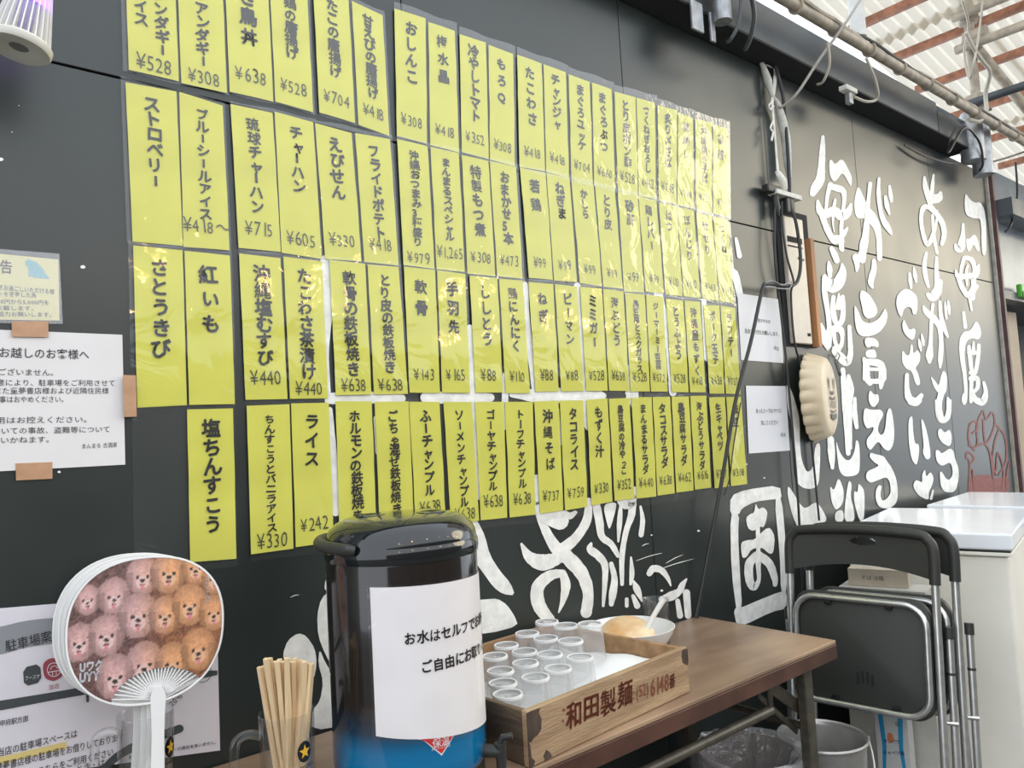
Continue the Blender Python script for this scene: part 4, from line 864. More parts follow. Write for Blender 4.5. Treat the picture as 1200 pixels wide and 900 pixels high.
def ftext(txt, x, y, size, vert=False):
    g = vtext(txt, 0, 0, size, size*.92, w=.01, wob=.6) if vert else htext(txt, 0, 0, size, w=.045, cw=.72)
    return g, (lambda u, v: Vector((x+u, y-v, .0018)))
g, fn_ = ftext('Uワク', -.098, -.054, .017); write(g, fn_, 'white_lettering', mat('white_print', (.7, .7, .72)), f0)
g, fn_ = ftext('UYY', -.098, -.070, .019); write(g, fn_, 'white_lettering', mat('white_print', (.7, .7, .72)), f0)
g, fn_ = ftext('クヒヒドルド', .094, .078, .0085, True); write(g, fn_, 'white_lettering', mat('white_print', (.7, .7, .72)), f0)
for k, (c_, dp, rl, lb) in enumerate((((169, 736), 1.297, .11, 'white-backed paper fan directly behind the puppy fan'), ((163, 733), 1.309, .10, 'third paper fan back in the mug, seen as a white edge'), ((156, 731), 1.321, .09, 'rearmost paper fan in the mug, furthest to the left'))):
    make_fan(fan_frame(c_, dp, rl), lb, False, 'paper fans in the mug')
# ================================================================= CRATE WITH CUPS
CW, CD, CH, th = .508, .412, .100, .014
cr = empty('wooden_crate', (.899, -.456, TZ), 'shallow old wooden noodle crate with brown stamped writing, full of cups', 'crate', rot=(0, 0, radians(4)))
CM = Matrix.Translation((.899, -.456, TZ)) @ Matrix.Rotation(radians(4), 4, 'Z'); CI = CM.inverted()
M_CRATEI = mat('inner_crate_wood', (.42, .25, .12), .62, col2=(.27, .15, .07), vscale=7, stretch=(.6, 5, 5), bump=.2, bscale=50)
M_CRATEE = mat('darker_crate_wood', (.17, .115, .07), .65, col2=(.07, .045, .03), vscale=9, stretch=(1, .6, 4), bump=.2, bscale=50)  # left end board: crate wood in a darker tone than the other boards
MB().box((0, 0, .001), (CW, th, CH)).build('side_board', M_CRATE, cr, bevel=.002)
MB().box((0, CD-th, .001), (CW, CD, CH)).build('side_board', M_CRATEI, cr, bevel=.002)
MB().box((.002, th+.0005, .001), (th, CD-th-.0005, CH-.002)).build('end_board', M_CRATEE, cr, bevel=.002)
MB().box((CW-th, th+.0005, .001), (CW-.002, CD-th-.0005, CH-.002)).build('end_board', M_CRATEI, cr, bevel=.002)
MB().box((th+.001, th+.001, .001), (CW-th-.001, CD-th-.001, .009)).build('bottom_board', M_CRATE, cr)
for P_ in ([(-.0004, .050), (.006, .044), (.014, .050), (.024, .052), (.034, .060), (.036, .078), (.030, .090), (.034, .097), (.010, .098), (-.0004, .097)], [(CW-.022, .070), (CW-.012, .064), (CW-.004, .060), (CW+.0004, .066), (CW+.0004, .094), (CW-.006, .097), (CW-.020, .096), (CW-.024, .085)],
           [(-.0004, .002), (.010, .003), (.014, .010), (.006, .018), (.004, .040), (-.0004, .050)], [(.040, .001), (.058, .004), (.052, .014), (.044, .020), (.036, .012)]):
    v = [Vector((x, -.0006, z)) for x, z in P_]+[Vector((x, .001, z)) for x, z in P_]; n = len(P_)
    MB().add(v, [tuple(range(n)), tuple(range(2*n-1, n-1, -1))]+[(k, k+n, (k+1) % n+n, (k+1) % n) for k in range(n)]).build('dark_stain', M_CRATEDARK, cr)
for x, z, rr in ((.40, .066, .006), (.20, .060, .005), (.07, .070, .004)):
    MB().lathe([(rr, 0), (rr*.8, .0008)], 16, Matrix.Translation((x, CD-th-.0003, z)) @ Matrix.Rotation(pi/2, 4, 'X'), close=True).build('knot', M_CRATEDARK, cr)
def onboard(x, y):
    d = CI.to_3x3() @ ray(x, y); c = CI @ CP; t_ = (-c.y-.0011)/d.y; return c+d*t_
for ch, a, b, hh in (('和', (663.5, 857), (681.5, 850), 32), ('田', (684.5, 846), (702, 839), 28), ('製', (704, 842), (722, 834), 31), ('麺', (724, 832), (741.5, 824), 31), ('(52)', (746, 823), (760, 818), 19), ('6148', (763, 817), (784, 809), 21), ('番', (784.5, 808), (791.5, 805), 17)):
    A, B = onboard(*a), onboard(*b); T_ = onboard(a[0], a[1]-hh); g = htext(ch, 0, 0, 1, w=.022 if len(ch) == 1 else .008)
    ks = [p for pts, _ in g for p in pts]; x0_, x1_, y0_, y1_ = min(p[0] for p in ks), max(p[0] for p in ks), min(-p[1] for p in ks), max(-p[1] for p in ks)
    up2 = T_-A
    write(g, lambda u, v: A+(B-A)*((u-x0_)/(x1_-x0_))+up2*((-v-y0_)/(y1_-y0_)), 'stamped_writing', M_STAMP, cr)
for x, y, r_ in ((661, 832, 1.6), (660, 845, 1.3), (743, 811, 1.0), (743, 818, .8)):
    MB().poly([onboard(x+r_*cos(k), y+r_*sin(k)*1.2) for k in range(6)]).build('stamp_dot', M_STAMP, cr, fixn=False)
# white paper lining
x0, x1, y0, y1 = .017, CW-.017, .017, CD-.017
def zp(x, y):
    s = max(0, (x-.31)/.17)
    return .014+.050*min(1, s)**1.2*(.78+.22*sin(y*14))+.007*noise.noise(Vector((x*14, y*14, 0)))*min(1, s*2+.1)
nx, ny = 30, 24
V = [Vector((x0+(x1-x0)*a/nx, y0+(y1-y0)*b/ny, zp(x0+(x1-x0)*a/nx, y0+(y1-y0)*b/ny))) for b in range(ny+1) for a in range(nx+1)]
Fc = [(b*(nx+1)+a, b*(nx+1)+a+1, (b+1)*(nx+1)+a+1, (b+1)*(nx+1)+a) for b in range(ny) for a in range(nx)]
ob = MB().add(V, Fc).build('paper_lining', mat('bright_white_paper', (.94, .94, .94), .6), smooth=True, fixn=False); ob.location = cr.location; ob.rotation_euler = cr.rotation_euler
tag(ob, 'crumpled white paper lining the wooden crate under the cups', 'paper')
CH_ = .080
prf = [(.0345, 0), (.0352, .0015), (.034, .004), (.0295, CH_-.006), (.0300, CH_-.003), (.0285, CH_), (.0255, CH_-.0005), (.0250, CH_-.005), (.006, CH_-.005), (.004, CH_-.003), (.001, CH_-.003)]
cups = [(578,753),(620.6,738.6),(653.6,746),(688,752.6),(596.6,747),(631,753),(665,760),(581,769),(606,761.5),(640.6,767.5),(678.5,775),(615,777.5),(651,785),(588,786),(624,794.5),(595.4,804),(578,816)]
taken = []
def clampc(p): p.x = min(max(p.x, x0+.036), x1-.036); p.y = min(max(p.y, y0+.036), y1-.036)
for (x, y) in cups:
    p = CI @ on_z(x, y, TZ+.014+CH_); clampc(p); taken.append(p)
for _ in range(300):                       # settle the cups apart so that none overlap
    for i in range(len(taken)):
        for j in range(i):
            d = taken[i]-taken[j]; d.z = 0; L = d.length
            if L < .0712: q_ = d/(L+1e-6)*(.0712-L)/2; taken[i] += q_; taken[j] -= q_
    for p in taken: clampc(p)
cme = None
order = sorted(range(len(taken)), key=lambda i: taken[i].y); rowsc = [[], [], [], [], []]
for i in order: rowsc[min(4, int((taken[i].y-y0)/((y1-y0)/5)))].append(i)
CUPL = {}
for k, rw in enumerate(rowsc):
    for m_, i in enumerate(sorted(rw, key=lambda i: taken[i].x)): CUPL[i] = 'upturned clear cup in the crate, %s from the left in the %s row' % (['first', 'second', 'third', 'fourth', 'fifth', 'sixth'][m_], ['front', 'second', 'middle', 'fourth', 'back'][k])
for i, p in enumerate(taken):
    if cme is None:
        c0 = MB().lathe(prf, 28).build('plastic_cup', M_CUP, smooth=True); cme = c0.data
        r0_ = MB().lathe([(.0297, CH_-.006), (.0303, CH_-.003), (.0288, CH_+.0006), (.0258, CH_+.0004), (.0262, CH_-.002)], 28).build('foot_rim', mat('frosted_rim', (.80, .80, .80), .3), c0, smooth=True); c_ = c0
    else:
        c_ = c0.copy(); COL.objects.link(c_); rr = r0_.copy(); COL.objects.link(rr); rr.parent = c_
    zz = max(zp(p.x+a_, p.y+b_) for a_ in (-.036, 0, .036) for b_ in (-.036, 0, .036))+.002
    c_.location = CM @ Vector((p.x, p.y, zz))
    tag(c_, CUPL[i], 'cup', 'upturned clear cups in the crate')

# ================================================================= BOWL, LADLE, GLASS
bw_ = Vector((1.519, -.150, TZ)); Rb = .115
ob = MB().lathe([(.001, .004), (.045, .004), (.046, 0), (.050, 0), (.052, .008), (.085, .030), (.106, .062), (Rb, .082), (Rb*.985, .0825), (.102, .063), (.080, .034), (.045, .014), (.001, .010)], 56).build('bowl', mat('white_melamine', (.80, .80, .79), .22), smooth=True)
ob.location = bw_; tag(ob, 'white noodle bowl on the table behind the wooden crate', 'bowl')
ld = empty('ladle', bw_+Vector((-.018, -.005, .060)), 'cream stained ladle with white handle lying across the white bowl', 'ladle')
Ml = Matrix.Rotation(radians(-30), 4, RX) @ Matrix.Scale(1, 4)
MB().lathe([(.068, .010), (.069, .012), (.062, .020), (.045, .028), (.022, .033), (.001, .034)], 40, Matrix.Rotation(radians(22), 4, Vector((RX.x, RX.y, 0)).normalized())).build('ladle_head', mat('stained_cream', (.78, .62, .40), .45, col2=(.62, .34, .13), vscale=13), ld, smooth=True)
e1 = on_wall(775, 704, .08)-ld.location; 
T2 = CP+ray(778, 702)*((bw_-CP).dot(FW)); hp = [Vector((.045, -.03, .012))]
e0 = CP+ray(757, 740)*((bw_-CP).dot(FW)-.02)
MB().tube([e0-ld.location, (e0.lerp(T2, .5))-ld.location+Vector((0, 0, .004)), T2-ld.location], [.0085, .0065, .0075], 10, flat=1.0).build('ladle_handle', M_WHITEPL, ld, smooth=True)
gl = Vector((1.672, -.110, TZ)); Rg = .036
ob = MB().lathe([(.001, 0), (Rg*.84, 0), (Rg*.88, .004), (Rg, .120), (Rg*.985, .1215), (Rg*.94, .119), (Rg*.82, .012), (.001, .010)], 36).build('drinking_glass', M_GLASSM, smooth=True)
ob.location = gl; tag(ob, 'plain clear drinking glass behind the white bowl', 'glass')

# ================================================================= FOLDING CHAIRS
def chair(M, label):
    r = empty('folding_chair', (0, 0, 0), label, 'chair', 'folded chairs leaning by the freezers'); r.matrix_world = M
    w = .216; H_ = .945
    # local: x right, y towards the viewer (negative), z up
    def legtube(s, y0_):
        return [Vector((s*w, y0_, 0.012)), Vector((s*w, y0_, H_-.13))]
    for s in (-1, 1):
        MB().tube(legtube(s, 0), .0115, 14).build('leg', M_STEEL, r, smooth=True)
        MB().tube([Vector((s*w, 0, 0)), Vector((s*w, 0, .03))], .0135, 12).build('rubber_foot', M_BLACKPL, r, smooth=True)
        # rear legs folded alongside, black cap on top
        MB().tube([Vector((s*(w+.022), .030, .012)), Vector((s*(w+.022), .030, .665))], .0105, 12).build('rear_leg', M_STEEL, r, smooth=True)
        MB().tube([Vector((s*(w+.022), .030, .65)), Vector((s*(w+.022), .030, .682))], .0130, 12).build('leg_cap', M_BLACKPL, r, smooth=True)
        MB().tube([Vector((s*(w+.022), .030, .55)), Vector((s*(w+.022), .030, .557))], .0116, 12).build('black_band', M_BLACKPL, r, smooth=True)
        MB().tube([Vector((s*(w-.012), .006, .42)), Vector((s*(w+.034), .026, .42))], .006, 10).build('pivot_bolt', M_STEEL, r, smooth=True)
    # plastic backrest wrapping the top bend
    top = [Vector((-w, 0, H_-.145)), Vector((-w, 0, H_-.05)), Vector((-w+.014, 0, H_-.018)), Vector((-w+.048, 0, H_-.002)), Vector((0, 0, H_+.006)), Vector((w-.048, 0, H_-.002)), Vector((w-.014, 0, H_-.018)), Vector((w, 0, H_-.05)), Vector((w, 0, H_-.145))]
    MB().tube([Vector(p) for p in catmull([tuple(p) for p in top], 5)], .0155, 14).build('backrest_rim', M_BLACKPL, r, smooth=True)
    nx, nz = 84, 30; V = []; Fc = []
    def zt(u): return H_-.004-.028*abs(u)**6
    def zb(u): return H_-.102-.030*(abs(u)**2)
    for sgn in (-1, 1):
        for j in range(nz+1):
            for i in range(nx+1):
                u = 2*i/nx-1; v_ = j/nz; V.append(Vector((u*(w-.006), -.006*sgn*-1+.016*(1-u*u), zb(u)+(zt(u)-zb(u))*v_)))
    N = (nx+1)*(nz+1)
    def hole(i, j):
        u = 2*(i+.5)/nx-1; v_ = (j+.5)/nz; return ((u-.07)/.185)**2+((v_-.74)/.13)**2 < 1
    for j in range(nz):
        for i in range(nx):
            if hole(i, j): continue
            q = j*(nx+1)+i; Fc += [(q, q+1, q+nx+2, q+nx+1), (q+N, q+N+nx+1, q+N+nx+2, q+N+1)]
            for (di, dj, e) in ((0, -1, (q, q+1)), (0, 1, (q+nx+1, q+nx+2)), (-1, 0, (q, q+nx+1)), (1, 0, (q+1, q+nx+2))):
                if j+dj < 0 or j+dj >= nz or i+di < 0 or i+di >= nx or hole(i+di, j+dj): Fc.append((e[0], e[1], e[1]+N, e[0]+N))
    MB().add(V, Fc).build('backrest', M_BLACKPL, r, smooth=True)
    # seat folded flat: black pan and its grey tube loop on the near side
    sw, z0, z1 = .192, .425, .738
    def rr(hw, za, zb_, rad, y, n=6):
        P_ = []
        for cx, cz, a0 in ((hw-rad, zb_-rad, 0), (-hw+rad, zb_-rad, pi/2), (-hw+rad, za+rad, pi), (hw-rad, za+rad, 3*pi/2)):
            for k in range(n+1): a = a0+pi/2*k/n; P_.append(Vector((cx+rad*cos(a), y, cz+rad*sin(a))))
        return P_
    f_ = rr(sw+.010, z0-.012, z1+.016, .055, -.010); b_ = rr(sw+.010, z0-.012, z1+.016, .055, .020); n = len(f_)
    mb = MB().add(f_+b_, [tuple(range(n)), tuple(range(2*n-1, n-1, -1))]+[(k, k+n, (k+1) % n+n, (k+1) % n) for k in range(n)])
    mb.build('seat', M_BLACKPL, r, bevel=.006, smooth=True)
    lp = rr(sw, z0, z1, .062, -.020); MB().tube(lp+[lp[0]], .0095, 12, cap=False).build('seat_frame', M_STEEL, r, smooth=True)
    for x, z in ((-.09, z1-.016), (.09, z1-.014), (-.075, z0+.016), (.10, z0+.015)):
        MB().box((x-.010, -.024, z-.006), (x+.010, -.010, z+.006)).build('fixing_clip', M_BLACKGL, r, bevel=.002)
    for k in range(4):
        MB().box((-.012+k*.014-.0, -.0115, z0+.070-(.006 if k in (0, 3) else 0)), (-.012+k*.014+.008, -.0102, z0+.098+(.0 if k in (0, 3) else .006))).build('vent_slot', M_WALLD, r)
    return r
def chair_matrix(left, right, lean):
    ax = (right-left); ax.z = 0; ax.normalize(); back = Vector((0, 0, 1)).cross(ax)   # horizontal, away from the viewer
    up_ = (Vector((0, 0, 1))*cos(lean)+back*sin(lean)).normalized(); y_ = up_.cross(ax).normalized()
    c = (left+right)/2; c.z = 0
    return Matrix(((ax.x, y_.x, up_.x, c.x), (ax.y, y_.y, up_.y, c.y), (ax.z, y_.z, up_.z, c.z), (0, 0, 0, 1)))
cA = chair_matrix(Vector((2.217, -.150, 0)), Vector((2.272, -.578, 0)), radians(7.5)); chair(cA, 'front black and silver folding chair, folded upright beside the table end')
cB = chair_matrix(Vector((2.300, -.175, 0)), Vector((2.355, -.603, 0)), radians(7.0)); chair(cB, 'second black and silver folding chair, folded behind the front one')

# ================================================================= CHEST FREEZERS
def freezer(x0, y0, x1, y1, L, z, label, split):
    """near end runs from (x0,y0) at the wall side to (x1,y1); L = length away from the camera"""
    e = Vector((x1-x0, y1-y0, 0)); W_ = e.length; e.normalize(); d = Vector((-e.y, e.x, 0)); d = d if d.x > 0 else -d
    M = Matrix(((e.x, d.x, 0, x0), (e.y, d.y, 0, y0), (0, 0, 1, 0), (0, 0, 0, 1)))
    r = empty('chest_freezer', (0, 0, 0), label, 'freezer', 'white chest freezers'); r.matrix_world = M
    MB().box((.015, .015, .03), (W_-.015, L-.015, z-.075)).build('body', M_FREEZERB, r, bevel=.008)
    MB().box((.004, .004, z-.072), (W_-.004, L-.004, z-.060)).build('rim_band', M_FREEZERB, r, bevel=.003)
    MB().box((0, 0, z-.052), (W_, L, z)).build('lid', M_FREEZER, r, bevel=.006)
    MB().box((.008, .008, z-.060), (W_-.008, L-.008, z-.052)).build('lid_seal', M_BLACKPL, r)
    if split:
        MB().box((W_*.66, .0125, .04), (W_*.665, .0149, z-.08)).build('panel_seam', M_GALV, r)
    for x in (.06, W_-.06):
        for y in (.06, L-.06): MB().tube([Vector((x, y, 0)), Vector((x, y, .04))], .02, 10).build('foot', M_BLACKPL, r, smooth=True)
freezer(2.640, -.155, 2.745, -.655, .72, .90, 'nearer white chest freezer behind the folding chairs', True)
freezer(3.505, -.095, 3.555, -.66, .62, .90, 'farther white chest freezer at the end of the wall', False)
# carton wedged behind the chairs
cb = MB().box((-.030, -.090, 0), (.030, .090, .056)).build('small_carton', mat('pale_carton', (.60, .52, .40), .6, var=.05), bevel=.001)
# box stack on which the carton lies
st = MB().box((-.06, -.13, 0), (.06, .13, .735)).build('tall_carton', mat('white_carton', (.62, .60, .54), .6, var=.05), bevel=.002)
st.location = (2.565, -.33, 0); st.rotation_euler = (0, 0, radians(12)); tag(st, 'tall off-white carton standing between the chairs and the freezer', 'box')
cb.location = (2.56, -.315, .7355); cb.rotation_euler = (0, 0, radians(16)); tag(cb, 'small beige cardboard box lying behind the chair backrest', 'box')
cf = MB().box((-.0330, -.10, .050), (-.0322, .02, .058)).build('box_print', M_TXT, cb) if False else None
g = htext('そば 12個', 0, 0, .016, w=.0); write(g, lambda u, v: Vector((-.0306, .05-u, .022-v)), 'box_print', M_TXT, cb)
# pale blue folded board glimpsed left of the backrest
# blue and white product carton near the floor
pc = Vector((2.445, -.375, 0)); pcz = .375
pw = MB().box((-.025, -.048, 0), (.025, .048, pcz)).build('product_carton', mat('white_gloss_carton', (.62, .62, .60), .35), bevel=.0015)
pw.location = pc; pw.rotation_euler = (0, 0, radians(8)); tag(pw, 'white product carton with blue bands and lettering, standing behind the chair legs', 'box')
for s in (1, -1):
    mb = MB(); n_ = 14; pts = [(s*(.030+.016*(abs(k/n_-.35)*1.2)), pcz*(1-.75*k/n_)-.004) for k in range(n_+1)]
    V = []; Fc = []
    for y_, z_ in pts: V += [Vector((-.0256, y_, z_)), Vector((-.0256, y_-s*(.010+.012*abs(z_/pcz-.55)), z_))]
    for k in range(n_): q = 2*k; Fc.append((q, q+1, q+3, q+2))
    mb.add(V, Fc).build('blue_band', mat('cyan_blue_print', (.02, .30, .55), .4), pw, fixn=False)
for txt, yy, zz, sz, mm in (('公', -.012, pcz-.035, .016, M_TXT), ('サンパワ', .026, pcz-.095, .0135, M_TXT), ('キャベツ箱', .030, pcz-.130, .0140, mat('navy_print', (.02, .06, .20)))):
    g = htext(txt, 0, 0, sz, w=.012, cw=.9); write(g, lambda u, v, y0_=yy, z0_=zz: Vector((-.0262, y0_-u, z0_-v+u*.18)), 'carton_print', mm, pw)
MB().poly([Vector((-.0260, .004+.010*cos(k), pcz-.075+.016*sin(k))) for k in (0, .8, 1.6, 2.4, 3.2, 4.0, 4.8, 5.6)]).build('orange_drop', mat('orange_print', (.70, .22, .10), .5), pw, fixn=False)

# ================================================================= BINS
bb = on_z(876, 874, .425); bb.z = 0
bn = empty('waste_bin', bb, 'round brown waste bin with a clear plastic bag under the table', 'bin')
MB().lathe([(.001, .004), (.10, .004), (.101, 0), (.105, .004), (.132, .395), (.138, .400), (.138, .410), (.130, .410), (.127, .395), (.100, .012), (.001, .012)], 40).build('bin_body', mat('brown_bin_plastic', (.16, .11, .08), .4, var=.1), bn, smooth=True)
V = []; Fc = []; n = 60
for j, (r_, z_) in enumerate(((.144, .27), (.148, .33), (.146, .385), (.146, .416), (.138, .422), (.127, .410), (.118, .36), (.105, .25), (.09, .12))):
    for k in range(n):
        a = 2*pi*k/n; e = noise.noise(Vector((cos(a)*3, sin(a)*3, j*.6)))*.012+noise.noise(Vector((cos(a)*9, sin(a)*9, j)))*.006
        rr_ = (r_+abs(e) if j < 5 else r_-abs(e)*2.2); V.append(Vector((rr_*cos(a), rr_*sin(a), z_+(e*.8 if j not in (0,) else e*2.5))))
for j in range(8):
    for k in range(n): a = j*n+k; b = j*n+(k+1) % n; Fc.append((a, b, b+n, a+n))
ob = MB().add(V, Fc).build('bin_bag', M_LINER, smooth=True); ob.location = bb; tag(ob, 'clear plastic bag lining the brown waste bin', 'plastic bag')
bk = on_z(963, 862, .378); bk.z = 0
bu = empty('metal_bucket', bk, 'grey galvanised metal bucket on the ground beside the table leg', 'bucket')
MB().lathe([(.001, .012), (.090, .012), (.092, 0), (.094, .012), (.119, .368), (.124, .370), (.126, .376), (.123, .381), (.118, .377), (.115, .366), (.089, .020), (.001, .020)], 48).build('bucket_body', mat('bucket_zinc', (.40, .39, .37), .32, metal=.6, var=.12, vscale=14), bu, smooth=True)
rd_ = Vector((RX.x, RX.y, 0)).normalized()
MB().box((-.012, -.006, -.015), (.012, .006, .015), Matrix.Translation(rd_*.128+Vector((0, 0, .355)))).build('bail_ear', M_STEEL, bu, bevel=.003)
MB().tube([rd_*.135*cos(a)+Vector((-rd_.y, rd_.x, 0))*-.135*sin(a)*.9+Vector((0, 0, .355-.16*sin(a))) for a in [pi*k/20 for k in range(21)]], .003, 8).build('bail_handle', M_STEEL, bu, smooth=True)

# ================================================================= LED LAMP TOP LEFT
lc = Vector((.178, -.150, 1.947)); tilt = Matrix.Rotation(radians(-11), 4, Vector((0, -1, 0)))
lp = empty('insect_lamp', (0, 0, 0), 'white finned lamp glowing violet, hanging at the top left corner', 'lamp'); lp.matrix_world = Matrix.Translation(lc) @ tilt
MB().lathe([(.014, .004), (.030, .001), (.044, .000), (.0465, .004), (.0465, .011), (.043, .015), (.016, .015), (.014, .004)], 48).build('base_ring', mat('cream_lamp_plastic', (.66, .64, .58), .4), lp, smooth=True)
MB().lathe([(.001, .006), (.014, .005), (.014, .012), (.001, .012)], 24).build('centre_button', mat('grey_button', (.20, .20, .20), .5), lp, smooth=True)
for k in range(26):
    a = 2*pi*k/26; c_, s_ = cos(a), sin(a); nn = Vector((-s_, c_, 0))*.0009; P_ = [(.026, .015), (.043, .015), (.0265, .125), (.018, .125)]
    v = [Vector((r_*c_, r_*s_, z_))+nn for r_, z_ in P_]+[Vector((r_*c_, r_*s_, z_))-nn for r_, z_ in P_]
    MB().add(v, [(0, 1, 2, 3), (7, 6, 5, 4), (0, 4, 5, 1), (1, 5, 6, 2), (2, 6, 7, 3), (3, 7, 4, 0)]).build('fin', M_WHITEPL, lp)
MB().lathe([(.028, .015), (.030, .06), (.020, .125)], 24, close=True).build('diffuser', mat('lilac_diffuser', (.42, .38, .62), .5), lp, smooth=True)
MB().lathe([(.0304, .075), (.026, .105), (.0205, .124)], 24).build('violet_glow', emis('violet_light', (.45, .16, 1.0), 1.6), lp, smooth=True)
MB().lathe([(.020, .125), (.022, .135), (.022, .19), (.012, .20)], 24, close=True).build('socket', M_WHITEPL, lp, smooth=True)
MB().tube([Vector((0, 0, .195)), Vector((-.01, .03, .26)), Vector((-.01, .14, .28))], .005, 8).build('lamp_arm', M_BLACKPL, lp, smooth=True)

# ================================================================= CABLES AND STRAPS
def pxline(pts, r, name, m, label=None, cat='cable', group=None, n=8, parent=None, smoothn=6):
    P_ = [tuple(on_wall(x, y, off)) for x, y, off in pts]; C = [Vector(p) for p in catmull(P_, smoothn)]
    if parent is not None: C = [c-parent.location for c in C]; b0 = Vector()
    else: b0 = C[-1].copy(); C = [c-b0 for c in C]
    o = MB().tube(C, r, n).build(name, m, parent, smooth=True)
    if parent is None: o.location = b0; tag(o, label, cat, group)
    return o
GC = 'black cables tied in front of the heater panel'
pxline([(908,75,.03),(917,110,.04),(922,160,.04),(925,212,.04),(926,240,.04),(933,262,.05),(938,300,.05),(936,325,.05),(927,335,.05),(900,333,.05),(893,341,.05),(880,400,.05),(862,470,.045),(843,580,.04),(816,724,.02)], .0065, 'power_cable', M_CABLE, 'thick black power cable running diagonally down to the table', 'cable', GC)
pxline([(908,238,.03),(908,300,.03),(912,340,.025),(921,420,.03),(930,520,.03),(936,600,.03),(940,700,.02)], .0045, 'power_cable', M_CABLE, 'thin black cable hanging straight down left of the heater panel', 'cable', GC)
pxline([(916,236,.035),(917,265,.035),(922,300,.035),(930,330,.04),(927,345,.04),(931,400,.04),(941,440,.03),(949,500,.015),(960,610,.015)], .004, 'power_cable', M_CABLE, 'thin black cable dropping past the bottle cap sign', 'cable', GC)
pxline([(897,332,.05),(905,329,.056),(917,334,.058),(927,330,.058),(925,338,.058),(913,338,.058),(901,336,.056),(894,337,.05)], .0022, 'cable_tie', M_GALV, 'grey wire tie gathering the black cables', 'wire', None)
pxline([(868,472,.012),(860,520,.012),(855,560,.012),(849,580,.012)], .002, 'thin_wire', M_CABLE, 'thin dark wire crossing the edamame strip at the end of the bottom row', 'wire', None)
# cable hanger block
hb = on_wall(918, 228, .03); hr = empty('cable_bracket', hb, 'grimy white cable bracket with dark clamps on the upper wall', 'bracket')
MB().box((-.075, -.02, -.012), (.10, .02, .006)).build('shelf_plate', M_WCLOTH, hr, bevel=.002)
MB().box((-.12, -.012, -.008), (-.03, .018, .022)).build('dark_clamp', M_BLACKPL, hr, bevel=.005)
MB().box((.00, -.014, -.070), (.055, .012, -.012)).build('plug_block', M_BLACKPL, hr, bevel=.004)
MB().tube([(-.06, 0, -.012), (-.058, 0, -.06), (-.05, 0, -.09)], [.012, .014, .006], 10).build('cable_gland', M_BLACKPL, hr, smooth=True)
hs = on_wall(911, 170, .02); st_ = empty('cloth_straps', hs, 'knotted white cloth straps hanging from two nails on the upper wall', 'strap')
def strap(pts, ws, name):
    P_ = [Vector(p) for p in catmull([tuple(on_wall(x, y, off)-hs) for x, y, off in pts], 5)]; ww = []
    for i in range(len(P_)): t_ = i/(len(P_)-1)*(len(ws)-1); k = min(int(t_), len(ws)-2); ww.append((ws[k]*(1-(t_-k))+ws[k+1]*(t_-k)))
    MB().tube(P_, [q*.62 for q in ww], 8, flat=.5).build(name, M_WCLOTH, st_, smooth=True)
strap([(891,71,.008),(895,80,.02),(900,95,.025),(905,112,.03),(911,122,.03),(916,140,.03),(921,165,.03),(923,190,.03),(925,208,.03)], [.007,.018,.026,.012,.02,.030,.030,.026,.014], 'strap_band')
strap([(892,71,.008),(900,76,.015),(908,80,.012),(908,95,.025),(906,112,.028),(905,122,.03),(907,145,.03),(909,170,.03),(911,195,.03),(913,215,.03)], [.005,.010,.014,.016,.014,.012,.009,.009,.011,.014], 'strap_band')
strap([(904,120,.03),(901,124,.034),(903,128,.034),(907,124,.034)], [.006,.007,.007,.006], 'knot')
strap([(907,140,.03),(903,150,.032),(906,155,.034),(904,165,.034)], [.006,.009,.009,.010], 'knot')
strap([(910,200,.035),(914,206,.04),(918,214,.04),(920,222,.035)], [.014,.024,.030,.022], 'wrapped_bundle')
for x, y in ((891,68),(908,72)):
    a = on_wall(x, y, .0)-hs; MB().tube([a, a+Vector((0, -.03, .004))], .002, 6).build('nail', M_GALV, st_, smooth=True)
pxline([(912,125,.035),(918,124,.05),(935,108,.10),(960,70,.16),(990,28,.24),(1008,0,.27),(1030,-30,.27)], .0055, 'electric_cord', mat('grey_cord', (.33, .31, .27), .5), 'grey cord running up from the cloth straps to the overhead pipe', 'cord')

# ================================================================= OVERHEAD STRUCTURE
def tb3(name, a, b, r, m, label, cat, group=None, n=14, parent=None):
    a, b = Vector(a), Vector(b); o = MB().tube([Vector((0, 0, 0)), b-a], r, n).build(name, m, smooth=True); o.location = a
    if label: tag(o, label, cat, group)
    return o
# grey down pipe by the eave and its cables
tb3('down_pipe', (2.17, -.14, 2.625), (2.17, -.14, 3.4), .030, M_GALV, 'thick grey pipe coming down onto the eave at top centre', 'pipe')
pxline([(869,-10,.20),(866,25,.18),(857,45,.15),(852,49,.12)], .006, 'grey_conduit', M_FASCIA, 'dark conduit hugging the thick grey pipe', 'conduit')
pxline([(880,-8,.22),(884,20,.20),(879,45,.16),(873,58,.12)], .008, 'grey_conduit', M_FASCIA, 'dark looped conduit right of the thick grey pipe', 'conduit')
for px_, lb in ((833, 'small grey bracket left of the thick grey pipe, near the eave'), (815, 'larger grey bracket further left under the eave')):
    q = on_wall(px_, 20 if px_ == 815 else 33, .108); b_ = MB().box((-.012 if px_ == 833 else -.03, -.01, -.05), (.012 if px_ == 833 else .03, 0, .05)).build('eave_bracket', M_GALV, bevel=.003); b_.location = q; tag(b_, lb, 'bracket')
